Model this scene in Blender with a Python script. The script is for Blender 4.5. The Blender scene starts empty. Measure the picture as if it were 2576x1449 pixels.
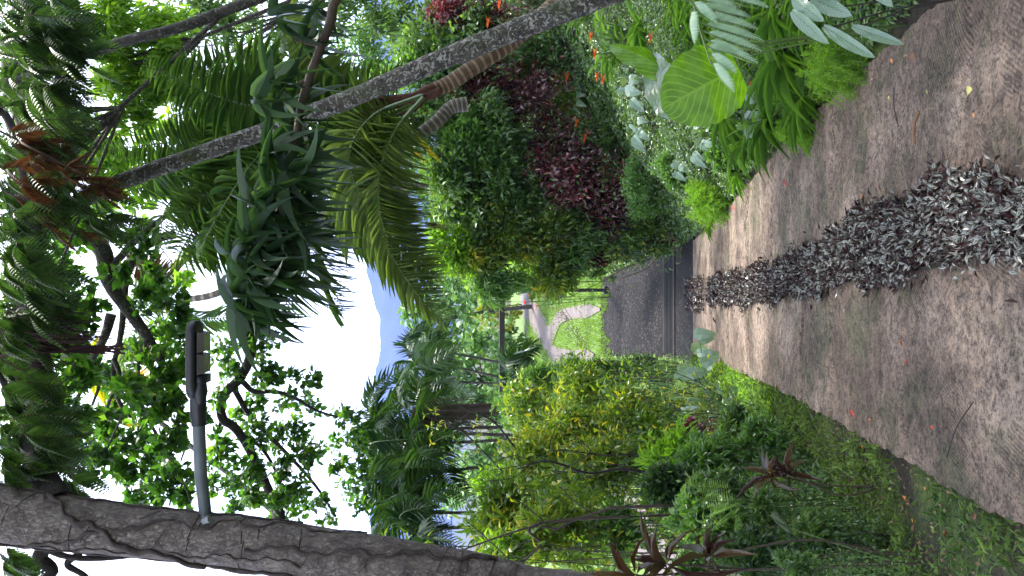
import bpy, math, random
import numpy as np
R = math.radians
rng = np.random.default_rng(7)
random.seed(7)
sc = bpy.context.scene
COL = sc.collection

# ------------------------------------------------------------------ camera
PITCH = R(5.8)
cam_d = bpy.data.cameras.new('camera'); cam = bpy.data.objects.new('camera', cam_d); COL.objects.link(cam)
cam_d.sensor_width = 36; cam_d.lens = 26; cam_d.clip_start = .05; cam_d.clip_end = 30000
sp, cp = math.sin(PITCH), math.cos(PITCH)
CAM = np.array([0, 0, 1.6]); RT = np.array([1., 0, 0]); FW = np.array([0, cp, -sp]); UP = np.array([0, sp, cp])
from mathutils import Matrix, Vector
# the phone was held sideways: picture-right is world-down, picture-top is world-right
cam.matrix_world = Matrix(((-UP[0], RT[0], -FW[0], 0), (-UP[1], RT[1], -FW[1], 0), (-UP[2], RT[2], -FW[2], 1.6), (0, 0, 0, 1)))
sc.camera = cam

# ------------------------------------------------------------------ sky, sun, exposure
SUN_EL, SUN_AZ = R(62), R(20)           # azimuth from +Y (ahead) towards +X (right)
w = bpy.data.worlds.new('World'); sc.world = w; w.use_nodes = True
nt = w.node_tree; nt.nodes.clear()
sky = nt.nodes.new('ShaderNodeTexSky'); sky.sky_type = 'NISHITA'; sky.sun_disc = False
sky.sun_elevation = SUN_EL; sky.sun_rotation = SUN_AZ
mixs = nt.nodes.new('ShaderNodeMix'); mixs.data_type = 'RGBA'; mixs.inputs['Factor'].default_value = .8
mixs.inputs['B'].default_value = (13.5, 14.2, 15.2, 1)      # bright thin overcast over the blue
bg = nt.nodes.new('ShaderNodeBackground'); bg.inputs['Strength'].default_value = .085
wo = nt.nodes.new('ShaderNodeOutputWorld')
nt.links.new(sky.outputs[0], mixs.inputs['A']); nt.links.new(mixs.outputs['Result'], bg.inputs['Color']); nt.links.new(bg.outputs[0], wo.inputs['Surface'])
sl = bpy.data.lights.new('sun', 'SUN'); sl.energy = 2.6; sl.angle = R(10); sl.color = (1, .95, .87)
sun = bpy.data.objects.new('sun', sl); COL.objects.link(sun)
sd = Vector((math.sin(SUN_AZ)*math.cos(SUN_EL), math.cos(SUN_AZ)*math.cos(SUN_EL), math.sin(SUN_EL)))
sun.rotation_euler = sd.to_track_quat('Z', 'Y').to_euler(); sun.location = (0, 0, 30)
vs = sc.view_settings; vs.view_transform = 'Standard'; vs.look = 'None'; vs.gamma = 1; vs.exposure = 2.1
vs.use_curve_mapping = False
cy = sc.cycles; cy.max_bounces = 6; cy.diffuse_bounces = 3; cy.glossy_bounces = 2; cy.transmission_bounces = 4; cy.volume_bounces = 1
cy.use_denoising = True

# ------------------------------------------------------------------ pixels to places (2576 x 1449 view of the photo)
F_ = 26/36*2576
def P(vx, vy, Y):
    d = (vx-1288)/F_; r = (724.5-vy)/F_
    v = FW + r*RT - d*UP
    return CAM + v*(Y/v[1])
def px(n, Y): return n*Y/F_
def smooth(a, b, x): t = np.clip((np.asarray(x, float)-a)/(b-a), 0, 1); return t*t*(3-2*t)
def zp(y):
    y = np.asarray(y, float)
    s0, s1, a, b = .25, .03, 15.3, 18.2
    q = np.clip(y-a, 0, b-a)
    return -s0*np.minimum(y, a) - s0*q + (s0-s1)*q*q/(2*(b-a)) - s1*np.clip(y-b, 0, 12)
YE = [-5, 2, 6.3, 11.6, 15.5, 18, 22, 27, 40]
XL = [-.90, -.93, -.98, -1.18, -1.42, -1.6, -1.95, -2.4, -3.2]
XR = [1.42, 1.42, 1.40, 1.08, 1.00, .98, .75, .40, .4]
def xl(y): return np.interp(y, YE, XL)
def xr(y): return np.interp(y, YE, XR)
ZF = -4.75
def H(x, y):
    x = np.asarray(x, float); y = np.asarray(y, float)
    z = zp(y)
    dr = np.clip(x-xr(y)-.12, 0, None)
    amp = 1-smooth(34, 70, y)*.8
    right = z - .03 + amp*(9*(1-np.exp(-dr*(.62+.35*smooth(13, 22, y))/9))) + .06*np.sin(x*2.1+y)*np.clip(dr, 0, 1)
    dl = np.clip(xl(y)-x, 0, None)
    wv = np.interp(y, [2.5, 3.6, 5.5, 9], [1.0, .75, .42, .4])
    left = z - .05 - .10*np.clip(dl, 0, wv) + .05*np.sin(x*3+y*1.7)*np.clip(dl, 0, .5) - .75*np.clip(dl-wv, 0, None)
    left = np.maximum(left, np.minimum(z-.05, ZF+.08*np.sin(x*.8)*np.cos(y*.5)))
    out = np.where(dr > 0, right, np.where(dl > 0, left, z-.06))
    far = np.hypot(x, y)
    return out - smooth(80, 600, far)*30
def G(vx, vy, ymax=60):
    d = (vx-1288)/F_; r = (724.5-vy)/F_
    v = FW + r*RT - d*UP; v = v/v[1]
    ys = np.linspace(1.2, ymax, 3000)
    p = CAM[:, None] + v[:, None]*ys
    below = np.nonzero(p[2] < H(p[0], p[1]))[0]
    k = below[0] if len(below) else len(ys)-1
    return p[:, k]

# ------------------------------------------------------------------ mesh building
def nrm(a): return a/np.maximum(np.linalg.norm(a, axis=-1, keepdims=True), 1e-9)
class Acc:
    def __init__(s): s.v = []; s.f = []; s.a = []; s.m = []; s.n = 0
    def add(s, v, f, a=None, m=0):
        v = np.asarray(v, float).reshape(-1, 3); f = np.asarray(f, int)
        s.v.append(v); s.f.append(f+s.n); s.m.append(np.full(len(f), m))
        s.a.append(np.zeros((len(v), 3)) if a is None else a); s.n += len(v)
        return s
    def leaves(s, T, pos, dir, up, L, W, m=0, rnd=None):
        tv, tf, ta = T
        pos = np.atleast_2d(pos).astype(float); N = len(pos)
        if N == 0: return s
        dir = nrm(np.broadcast_to(dir, (N, 3)).astype(float)); up = np.broadcast_to(up, (N, 3)).astype(float)
        x = nrm(np.cross(dir, up)+1e-6); z = np.cross(x, dir)
        L = np.broadcast_to(L, N)[:, None, None]; W = np.broadcast_to(W, N)[:, None, None]
        v = pos[:, None]+x[:, None]*tv[None, :, 0:1]*W+dir[:, None]*tv[None, :, 1:2]*L+z[:, None]*tv[None, :, 2:3]*L
        k = len(tv)
        f = (tf[None]+(np.arange(N)*k)[:, None, None]).reshape(-1, 4)
        a = np.broadcast_to(ta, (N, k, 3)).copy()
        a[:, :, 2] = (rng.random(N) if rnd is None else np.broadcast_to(rnd, N))[:, None]
        return s.add(v.reshape(-1, 3), f, a.reshape(-1, 3), m)
    def tube(s, pts, rad, seg=8, m=0, lump=0., rnd=.5):
        pts = np.asarray(pts, float); n = len(pts); rad = np.broadcast_to(rad, n).astype(float)
        t = nrm(np.gradient(pts, axis=0))
        ref = np.array([0, 0, 1.]) if abs(t[:, 2]).mean() < .8 else np.array([1., 0, 0])
        a = nrm(np.cross(t, ref)); b = np.cross(t, a)
        th = np.arange(seg)/seg*2*math.pi
        rr = rad[:, None]*(1+lump*rng.standard_normal((n, seg))) if lump else np.repeat(rad[:, None], seg, 1)
        v = pts[:, None]+rr[..., None]*(a[:, None]*np.cos(th)[None, :, None]+b[:, None]*np.sin(th)[None, :, None])
        i = np.arange(n-1)[:, None]*seg; j = np.arange(seg)[None]; j2 = (j+1) % seg
        f = np.stack([i+j, i+j2, i+seg+j2, i+seg+j], -1).reshape(-1, 4)
        at = np.zeros((n, seg, 3)); at[..., 0] = np.linspace(-1, 1, seg); at[..., 1] = np.linspace(0, 1, n)[:, None]; at[..., 2] = rnd
        s.add(v.reshape(-1, 3), f, at.reshape(-1, 3), m)
        for e, c in ((0, pts[0]), (n-1, pts[-1])):      # caps
            ring = v[e]; vv = np.vstack([ring, c[None]])
            ff = [[k, (k+1) % seg, seg, seg] for k in range(seg)]
            s.tri(vv, ff, m)
        return s
    def tri(s, vv, ff, m):
        # caps as quads through the centre (seg even)
        seg = len(vv)-1
        q = [[k, (k+1) % seg, (k+2) % seg, seg] for k in range(0, seg, 2)]
        s.add(vv, q, None, m)
    def box(s, c, d, m=0, rot=None):
        d = np.asarray(d)/2
        v = np.array([[x, y, z] for x in (-1, 1) for y in (-1, 1) for z in (-1, 1)])*d
        if rot is not None: v = v@np.array(rot).T
        f = [[0, 1, 3, 2], [4, 6, 7, 5], [0, 4, 5, 1], [2, 3, 7, 6], [0, 2, 6, 4], [1, 5, 7, 3]]
        return s.add(v+np.asarray(c), f, None, m)
    def build(s, name, mats, parent=None, loc=None, smooth=False, label=None, cat=None, group=None, kind=None):
        v = np.concatenate(s.v); f = np.concatenate(s.f); a = np.concatenate(s.a); m = np.concatenate(s.m)
        if parent is not None: o0 = np.array(parent.location)
        elif loc is not None: o0 = np.array(loc, float)
        else: o0 = np.zeros(3)
        v = v-o0
        me = bpy.data.meshes.new(name)
        me.vertices.add(len(v)); me.vertices.foreach_set('co', v.astype(np.float32).ravel())
        me.loops.add(len(f)*4); me.loops.foreach_set('vertex_index', f.astype(np.int32).ravel())
        me.polygons.add(len(f)); me.polygons.foreach_set('loop_start', (np.arange(len(f))*4).astype(np.int32))
        me.polygons.foreach_set('material_index', m.astype(np.int32))
        me.polygons.foreach_set('use_smooth', np.full(len(f), smooth))
        at = me.attributes.new('lf', 'FLOAT_VECTOR', 'POINT'); at.data.foreach_set('vector', a.astype(np.float32).ravel())
        for mt in (mats if isinstance(mats, (list, tuple)) else [mats]): me.materials.append(mt)
        me.update(calc_edges=True)
        o = bpy.data.objects.new(name, me); COL.objects.link(o)
        if parent is not None: o.parent = parent
        else: o.location = o0
        tag(o, label, cat, group, kind)
        return o
def tag(o, label=None, cat=None, group=None, kind=None):
    if label: o['label'] = label
    if cat: o['category'] = cat
    if group: o['group'] = group
    if kind: o['kind'] = kind
    return o
def thing(name, label, cat, loc, group=None):
    o = bpy.data.objects.new(name, None); COL.objects.link(o); o.location = tuple(float(q) for q in loc)
    o.empty_display_size = .1
    return tag(o, label, cat, group)
def curve(pts, n=24):
    p = np.asarray(pts, float); k = len(p)
    if k == 2: return p[0]+(p[1]-p[0])*np.linspace(0, 1, n)[:, None]
    e = np.vstack([2*p[0]-p[1], p, 2*p[-1]-p[-2]]); t = np.linspace(0, k-1-1e-6, n); i = t.astype(int); u = (t-i)[:, None]
    a, b, c, d = e[i], e[i+1], e[i+2], e[i+3]
    return .5*((2*b)+(-a+c)*u+(2*a-5*b+4*c-d)*u*u+(-a+3*b-3*c+d)*u**3)
def leafT(n=3, prof=None, fold=.15, droop=.25, cols=3, wave=0.):
    v = []; a = []
    for i in range(n+1):
        t = i/n
        wd = (prof(t) if prof else math.sin(math.pi*min(1, .06+t*.94))**.8)
        # integrate droop as a circular bend
        th = droop*t; y = (math.sin(th)/droop if abs(droop) > 1e-3 else t); z = -((1-math.cos(th))/droop if abs(droop) > 1e-3 else 0)
        for c in range(cols):
            u = -1+2*c/(cols-1)
            v.append((u*wd*.5, y, z+abs(u)*fold*wd*.5+wave*math.sin(t*19+u*2)*abs(u)*wd)); a.append((u, t, 0))
    f = [[i*cols+c, i*cols+c+1, (i+1)*cols+c+1, (i+1)*cols+c] for i in range(n) for c in range(cols-1)]
    return np.array(v), np.array(f), np.array(a)
ov = lambda t: max(.02, math.sin(math.pi*t**.8))
lance = lambda t: max(.02, math.sin(math.pi*t**.65))
strap = lambda t: max(.02, min(1, .45+t*3)*(1-t**3.2))
taper = lambda t: max(.015, min(1, .5+t*3)*(1-t)**.75)
heart = lambda t: max(.02, (1-t**1.6)**.75*(1.0 if t > .12 else .82+1.5*t))
def serr(k):
    return lambda t: max(.02, (1-t)**.7*min(1, .5+4*t)*(1 if int(round(t*k)) % 2 else .5))
T_small = leafT(2, ov, .2, .3)
T_small2 = leafT(2, ov, .3, .8)
T_flat = leafT(2, ov, 0, .2, cols=2)
T_lance = leafT(3, lance, .25, .6)
T_lance2 = leafT(3, lance, .2, 1.3)
T_need = leafT(2, lance, 0, .5, cols=2)
T_strap = leafT(7, strap, .3, 1.4)
T_strap2 = leafT(7, taper, .35, .7)
T_strap0 = leafT(6, strap, .3, .7)
T_strapN = leafT(6, taper, .3, .9)
T_heart = leafT(12, lambda t: max(.03, (1-t**1.8)**.8*min(1, .55+3.2*t)), .1, .5, cols=5, wave=.012)
T_big = leafT(18, lambda t: max(.03, (1-((.42-t)/.5)**2.4)**.5 if t < .42 else (max(0, 1-((t-.42)/.58)**2))**.62)*(1+.03*math.cos(t*40)), -.1, .6, cols=9, wave=.02)
T_oval = leafT(12, lambda t: max(.03, math.sin(math.pi*min(1, .04+t*.96)**.9)**.6), .12, .45, cols=5, wave=.01)
T_serr = leafT(12, serr(12), .05, .5)
T_serrS = leafT(6, serr(6), .05, .5, cols=2)
T_serrL = leafT(22, serr(22), .08, .5)

# ------------------------------------------------------------------ materials
def mat(name):
    m = bpy.data.materials.new(name); m.use_nodes = True; n = m.node_tree.nodes; n.clear(); return m, n, m.node_tree.links
def ramp(n, cols, interp='LINEAR'):
    r = n.new('ShaderNodeValToRGB'); e = r.color_ramp.elements; r.color_ramp.interpolation = interp
    k = len(cols); pos = [c[1] if isinstance(c[0], (tuple, list)) else i/(k-1) for i, c in enumerate(cols)]
    cc = [c[0] if isinstance(c[0], (tuple, list)) else c for c in cols]
    e[0].position = pos[0]; e[0].color = (*cc[0], 1); e[1].position = pos[-1]; e[1].color = (*cc[-1], 1)
    for i in range(1, k-1): q = e.new(pos[i]); q.color = (*cc[i], 1)
    return r
def leafmat(name, cols, trans=.35, rough=.42, tcol=None, stripe=None, vein=None, spec=.5, tgain=1.6, mottle=False):
    """leaf: per-leaf colour from the ramp, thin translucency, sky sheen; optional striping across or veins along"""
    m, n, l = mat(name)
    at = n.new('ShaderNodeAttribute'); at.attribute_name = 'lf'
    sep = n.new('ShaderNodeSeparateXYZ'); l.new(at.outputs['Vector'], sep.inputs[0])
    rp = ramp(n, cols); l.new(sep.outputs[2], rp.inputs[0]); col = rp.outputs[0]
    if mottle:
        tcm = n.new('ShaderNodeTexCoord'); nm = n.new('ShaderNodeTexNoise'); nm.inputs['Scale'].default_value = 14; nm.inputs['Detail'].default_value = 5; l.new(tcm.outputs['Object'], nm.inputs['Vector'])
        rm = ramp(n, [((.7, .75, .6), .36), ((1.05, 1.03, 1), .56), ((1.2, 1.1, 1), .7)]); l.new(nm.outputs['Fac'], rm.inputs[0]); mq = n.new('ShaderNodeMix'); mq.data_type = 'RGBA'; mq.blend_type = 'MULTIPLY'; mq.inputs['Factor'].default_value = 1; l.new(col, mq.inputs['A']); l.new(rm.outputs[0], mq.inputs['B']); col = mq.outputs['Result']
    if stripe:        # pale bands either side of the midrib
        ab = n.new('ShaderNodeMath'); ab.operation = 'ABSOLUTE'; l.new(sep.outputs[0], ab.inputs[0])
        sr = ramp(n, [((0, 0, 0), 0), ((0, 0, 0), .12), ((1, 1, 1), .3), ((1, 1, 1), .65), ((0, 0, 0), .85)]); l.new(ab.outputs[0], sr.inputs[0])
        mx = n.new('ShaderNodeMix'); mx.data_type = 'RGBA'; l.new(sr.outputs[0], mx.inputs['Factor']); l.new(col, mx.inputs['A']); mx.inputs['B'].default_value = (*stripe, 1); col = mx.outputs['Result']
    if vein:          # side veins running out from the midrib
        cmb = n.new('ShaderNodeMath'); cmb.operation = 'ABSOLUTE'; l.new(sep.outputs[0], cmb.inputs[0])
        mm = n.new('ShaderNodeMath'); mm.operation = 'MULTIPLY_ADD'; l.new(cmb.outputs[0], mm.inputs[0]); mm.inputs[1].default_value = -.35; l.new(sep.outputs[1], mm.inputs[2])
        ms = n.new('ShaderNodeMath'); ms.operation = 'MULTIPLY'; l.new(mm.outputs[0], ms.inputs[0]); ms.inputs[1].default_value = 62
        sn = n.new('ShaderNodeMath'); sn.operation = 'SINE'; l.new(ms.outputs[0], sn.inputs[0])
        vr = ramp(n, [((0, 0, 0), 0), ((0, 0, 0), .72), ((1, 1, 1), 1)]); l.new(sn.outputs[0], vr.inputs[0])
        mr = ramp(n, [((1, 1, 1), 0), ((0, 0, 0), .06)]); l.new(cmb.outputs[0], mr.inputs[0])
        mxx = n.new('ShaderNodeMath'); mxx.operation = 'MAXIMUM'; l.new(vr.outputs[0], mxx.inputs[0]); l.new(mr.outputs[0], mxx.inputs[1])
        mx = n.new('ShaderNodeMix'); mx.data_type = 'RGBA'; l.new(mxx.outputs[0], mx.inputs['Factor']); l.new(col, mx.inputs['A']); mx.inputs['B'].default_value = (*vein, 1); col = mx.outputs['Result']
    bs = n.new('ShaderNodeBsdfPrincipled'); l.new(col, bs.inputs['Base Color']); bs.inputs['Roughness'].default_value = rough; bs.inputs['Specular IOR Level'].default_value = spec
    tr = n.new('ShaderNodeBsdfTranslucent')
    g = n.new('ShaderNodeMix'); g.data_type = 'RGBA'; g.blend_type = 'MULTIPLY'; g.inputs['Factor'].default_value = 1; l.new(col, g.inputs['A'])
    g.inputs['B'].default_value = (*(tcol or (1.5*tgain, 1.5*tgain, .5*tgain)), 1); l.new(g.outputs['Result'], tr.inputs['Color'])
    mix = n.new('ShaderNodeMixShader'); mix.inputs[0].default_value = trans; l.new(bs.outputs[0], mix.inputs[1]); l.new(tr.outputs[0], mix.inputs[2])
    o = n.new('ShaderNodeOutputMaterial'); l.new(mix.outputs[0], o.inputs['Surface'])
    return m
def plain(name, col, rough=.6, metal=0, bump=0, bscale=40, col2=None, nscale=6, spec=.5):
    m, n, l = mat(name)
    tc = n.new('ShaderNodeTexCoord'); ns = n.new('ShaderNodeTexNoise'); ns.inputs['Scale'].default_value = nscale; ns.inputs['Detail'].default_value = 6; l.new(tc.outputs['Object'], ns.inputs['Vector'])
    r = ramp(n, [(col, .35), (col2 or tuple(c*.7 for c in col), .65)]); l.new(ns.outputs['Fac'], r.inputs[0])
    bs = n.new('ShaderNodeBsdfPrincipled'); l.new(r.outputs[0], bs.inputs['Base Color']); bs.inputs['Roughness'].default_value = rough; bs.inputs['Metallic'].default_value = metal
    bs.inputs['Specular IOR Level'].default_value = spec
    if bump:
        b = n.new('ShaderNodeTexNoise'); b.inputs['Scale'].default_value = bscale; b.inputs['Detail'].default_value = 8; l.new(tc.outputs['Object'], b.inputs['Vector'])
        bb = n.new('ShaderNodeBump'); bb.inputs['Strength'].default_value = bump; bb.inputs['Distance'].default_value = .02; l.new(b.outputs['Fac'], bb.inputs['Height']); l.new(bb.outputs[0], bs.inputs['Normal'])
    o = n.new('ShaderNodeOutputMaterial'); l.new(bs.outputs[0], o.inputs['Surface'])
    return m
def bark(name, base, dark, lichen=None, lich=.55, rings=0, scale=9, moss=None):
    m, n, l = mat(name)
    tc = n.new('ShaderNodeTexCoord')
    n1 = n.new('ShaderNodeTexNoise'); n1.inputs['Scale'].default_value = scale; n1.inputs['Detail'].default_value = 9; n1.inputs['Roughness'].default_value = .7; l.new(tc.outputs['Object'], n1.inputs['Vector'])
    r = ramp(n, [(dark, .35), (base, .62)]); l.new(n1.outputs['Fac'], r.inputs[0]); col = r.outputs[0]
    if lichen:
        vo = n.new('ShaderNodeTexNoise'); vo.inputs['Scale'].default_value = scale*2.4; vo.inputs['Detail'].default_value = 4; vo.inputs['Distortion'].default_value = 1.2; l.new(tc.outputs['Object'], vo.inputs['Vector'])
        lr = ramp(n, [((0, 0, 0), lich), ((1, 1, 1), lich+.06)]); l.new(vo.outputs['Fac'], lr.inputs[0])
        mx = n.new('ShaderNodeMix'); mx.data_type = 'RGBA'; l.new(lr.outputs[0], mx.inputs['Factor']); l.new(col, mx.inputs['A']); mx.inputs['B'].default_value = (*lichen, 1); col = mx.outputs['Result']
    if moss:
        vo = n.new('ShaderNodeTexNoise'); vo.inputs['Scale'].default_value = 2.5; l.new(tc.outputs['Object'], vo.inputs['Vector'])
        lr = ramp(n, [((0, 0, 0), .5), ((1, 1, 1), .7)]); l.new(vo.outputs['Fac'], lr.inputs[0])
        mx = n.new('ShaderNodeMix'); mx.data_type = 'RGBA'; l.new(lr.outputs[0], mx.inputs['Factor']); l.new(col, mx.inputs['A']); mx.inputs['B'].default_value = (*moss, 1); col = mx.outputs['Result']
    hgt = n1.outputs['Fac']
    if rings:
        at = n.new('ShaderNodeAttribute'); at.attribute_name = 'lf'; sep = n.new('ShaderNodeSeparateXYZ'); l.new(at.outputs['Vector'], sep.inputs[0])
        ms = n.new('ShaderNodeMath'); ms.operation = 'MULTIPLY'; l.new(sep.outputs[1], ms.inputs[0]); ms.inputs[1].default_value = rings
        ad = n.new('ShaderNodeMath'); ad.operation = 'MULTIPLY_ADD'; l.new(n1.outputs['Fac'], ad.inputs[0]); ad.inputs[1].default_value = 1.5; l.new(ms.outputs[0], ad.inputs[2])
        sn = n.new('ShaderNodeMath'); sn.operation = 'SINE'; l.new(ad.outputs[0], sn.inputs[0])
        rr = ramp(n, [((.25, .25, .25), 0), ((1, 1, 1), .5)]); l.new(sn.outputs[0], rr.inputs[0])
        mx = n.new('ShaderNodeMix'); mx.data_type = 'RGBA'; mx.blend_type = 'MULTIPLY'; mx.inputs['Factor'].default_value = .8; l.new(col, mx.inputs['A']); l.new(rr.outputs[0], mx.inputs['B']); col = mx.outputs['Result']
        hgt = rr.outputs[0]
    bs = n.new('ShaderNodeBsdfPrincipled'); bs.inputs['Roughness'].default_value = .85; l.new(col, bs.inputs['Base Color'])
    nf = n.new('ShaderNodeTexVoronoi'); nf.feature = 'DISTANCE_TO_EDGE'; nf.inputs['Scale'].default_value = scale*3.2; mpf = n.new('ShaderNodeMapping'); mpf.inputs['Scale'].default_value = (1.3, 1.3, .45)
    nd = n.new('ShaderNodeMix'); nd.data_type = 'RGBA'; nd.inputs['Factor'].default_value = .12; l.new(tc.outputs['Object'], nd.inputs['A']); l.new(n1.outputs['Color'], nd.inputs['B']); l.new(nd.outputs['Result'], mpf.inputs['Vector']); l.new(mpf.outputs[0], nf.inputs['Vector'])
    fr = ramp(n, [((.35, .33, .31), 0), ((1, 1, 1), .12)]); l.new(nf.outputs['Distance'], fr.inputs[0])
    if not rings:
        mxf = n.new('ShaderNodeMix'); mxf.data_type = 'RGBA'; mxf.blend_type = 'MULTIPLY'; mxf.inputs['Factor'].default_value = .3; l.new(col, mxf.inputs['A']); l.new(fr.outputs[0], mxf.inputs['B']); l.new(mxf.outputs['Result'], bs.inputs['Base Color'])
        ha = n.new('ShaderNodeMath'); ha.operation = 'MULTIPLY_ADD'; l.new(fr.outputs[0], ha.inputs[0]); ha.inputs[1].default_value = .3; l.new(hgt, ha.inputs[2]); hgt = ha.outputs[0]
    bb = n.new('ShaderNodeBump'); bb.inputs['Strength'].default_value = .9; bb.inputs['Distance'].default_value = .03; l.new(hgt, bb.inputs['Height']); l.new(bb.outputs[0], bs.inputs['Normal'])
    o = n.new('ShaderNodeOutputMaterial'); l.new(bs.outputs[0], o.inputs['Surface'])
    return m

M = {}
M['hedge'] = leafmat('hedge_leaf', [(.035, .075, .022), (.065, .135, .035), (.075, .155, .035), (.14, .22, .07)], .35, .33, spec=.7)
M['bright'] = leafmat('bright_leaf', [(.06, .13, .015), (.1, .2, .02), (.15, .27, .03), (.2, .33, .06)], .5, .4)
M['lime'] = leafmat('lime_fern', [(.08, .17, .012), (.13, .27, .016), (.2, .35, .03)], .4, .6)
M['canopy'] = leafmat('canopy_leaf', [(.012, .035, .01), (.022, .065, .014), (.04, .1, .016), (.09, .17, .025)], .55, .4, tgain=2.)
M['feather'] = leafmat('feather_leaf', [(.018, .045, .018), (.03, .07, .025), (.05, .1, .035)], .35, .45)
M['rust'] = leafmat('rust_leaf', [(.06, .025, .015), (.11, .05, .022), (.2, .1, .035)], .3, .7, (1.5, 1.1, .6))
M['maroon'] = leafmat('maroon_leaf', [(.03, .012, .015), (.06, .02, .02), (.13, .03, .02), (.04, .03, .02)], .15, .25, (1.8, .6, .5), spec=.8)
M['redblack'] = leafmat('red_black_leaf', [(.035, .024, .022), (.08, .035, .038), (.17, .1, .1), (.15, .045, .045), (.32, .07, .075)], .2, .22, (2.2, .4, .4), spec=.9)
M['yellow'] = leafmat('croton_leaf', [((.04, .09, .018), 0), ((.07, .14, .022), .35), ((.13, .2, .025), .6), ((.2, .25, .03), .85), ((.38, .31, .03), 1)], .35, .35)
M['narrow'] = leafmat('narrow_leaf', [(.045, .11, .022), (.08, .18, .04), (.14, .25, .08)], .35, .33, spec=.7)
M['cover'] = leafmat('cover_leaf', [(.022, .05, .015), (.045, .1, .024), (.075, .15, .04), (.13, .22, .07)], .3, .33, spec=.7)
M['strap'] = leafmat('strap_leaf', [(.05, .12, .02), (.08, .18, .03), (.13, .25, .04)], .35, .35)
M['dracaena'] = leafmat('dracaena_leaf', [(.014, .036, .016), (.024, .06, .024), (.045, .1, .034)], .3, .42, spec=.5)
M['palm'] = leafmat('palm_leaflet', [(.05, .11, .035), (.08, .155, .05), (.12, .2, .07)], .4, .35)
M['palmy'] = leafmat('palm_leaflet_light', [(.1, .17, .05), (.15, .22, .07), (.21, .28, .1)], .4, .4, tgain=1.4)
M['areca'] = leafmat('areca_leaflet', [(.015, .045, .012), (.03, .075, .018), (.05, .11, .028)], .3, .38)
M['yfern'] = leafmat('yellow_leaf', [(.3, .35, .02), (.5, .45, .02), (.62, .42, .03)], .45, .45)
M['yfern2'] = leafmat('golden_leaf', [(.1, .16, .02), (.2, .24, .02), (.32, .3, .03)], .4, .4)
M['taro'] = leafmat('taro_leaf', [(.07, .13, .065), (.1, .17, .09), (.14, .21, .12)], .25, .3, vein=(.05, .11, .06), spec=.8)
M['philo'] = leafmat('philodendron_leaf', [(.16, .25, .19), (.2, .3, .23)], .2, .28, vein=(.04, .09, .06), spec=.9)
M['elephant'] = leafmat('elephant_ear_leaf', [(.085, .2, .008), (.1, .22, .01)], .55, .36, (2., 2.1, .5), mottle=True, vein=(.16, .28, .03))
M['silver'] = leafmat('silver_fern_leaf', [(.24, .36, .27), (.32, .44, .34)], .25, .4)
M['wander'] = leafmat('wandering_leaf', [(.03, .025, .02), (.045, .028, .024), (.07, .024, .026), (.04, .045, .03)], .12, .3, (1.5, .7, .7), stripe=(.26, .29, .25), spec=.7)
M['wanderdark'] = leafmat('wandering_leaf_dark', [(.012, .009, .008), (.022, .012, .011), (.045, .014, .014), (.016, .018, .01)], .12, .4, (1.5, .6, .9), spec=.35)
M['moss'] = leafmat('moss_leaf', [(.035, .06, .012), (.065, .115, .018), (.12, .2, .03)], .3, .6)
M['grass'] = leafmat('grass_blade', [(.06, .12, .012), (.09, .17, .018), (.13, .21, .025)], .35, .5)
M['petalO'] = leafmat('orange_petal', [(.7, .13, .02), (.85, .22, .03)], .3, .4, (1, .6, .3))
M['petalR'] = leafmat('red_petal', [(.6, .015, .03), (.7, .03, .05)], .3, .4, (1, .4, .3))
M['cordy'] = leafmat('cordyline_leaf', [(.03, .016, .014), (.045, .022, .016), (.08, .055, .02), (.04, .045, .02)], .3, .25, (1.8, 1., .6), spec=.8)
M['round'] = leafmat('creeper_leaf', [(.07, .15, .03), (.1, .21, .05), (.15, .26, .08)], .25, .4)
M['stem'] = plain('green_stem', (.09, .15, .04), .5)
M['twig'] = plain('twig', (.07, .05, .035), .8, bump=.5)
M['darkstem'] = plain('dark_stem', (.03, .022, .02), .7)
M['barkA'] = bark('grey_brown_bark', (.27, .225, .2), (.11, .088, .08), (.32, .29, .26), .6, scale=10)
M['barkB'] = bark('lichen_bark', (.11, .095, .075), (.03, .028, .02), (.36, .35, .31), .53, scale=11, moss=(.06, .075, .02))
M['barkC'] = bark('brown_bark', (.1, .085, .07), (.03, .027, .02), (.25, .24, .2), .58, scale=12)
M['barkD'] = bark('dark_bark', (.05, .04, .035), (.02, .016, .014), scale=10)
M['palmtrunk'] = bark('ringed_palm_bark', (.3, .2, .12), (.15, .09, .05), rings=150, scale=6)
M['palmtrunk2'] = bark('grey_ringed_bark', (.28, .24, .19), (.14, .12, .09), rings=110, scale=6)
M['husk'] = plain('brown_husk', (.12, .05, .035), .9, bump=.8)
M['vine'] = plain('vine', (.06, .045, .04), .8, bump=.6)
M['pipe'] = plain('grey_pipe', (.13, .15, .165), .5, 0, col2=(.09, .108, .12))
M['black'] = plain('black_housing', (.012, .014, .018), .45)
M['lens'] = plain('lamp_lens', (.11, .11, .095), .2, col2=(.07, .07, .06), nscale=3)
M['chrome'] = plain('bracket_metal', (.28, .3, .33), .45, .3)
M['gate'] = plain('blackened_timber', (.02, .016, .015), .7, bump=.4)
M['steel'] = plain('drain_bar_steel', (.02, .02, .024), .7, spec=.2, col2=(.014, .014, .017))
M['steelframe'] = plain('drain_frame', (.04, .032, .027), .85, spec=.2)
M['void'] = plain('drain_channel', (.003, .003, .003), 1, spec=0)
M['plank'] = plain('weathered_plank', (.42, .31, .23), .8, bump=.5, col2=(.3, .21, .15))
M['dry'] = plain('dry_leaf', (.2, .1, .05), .7)
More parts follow.
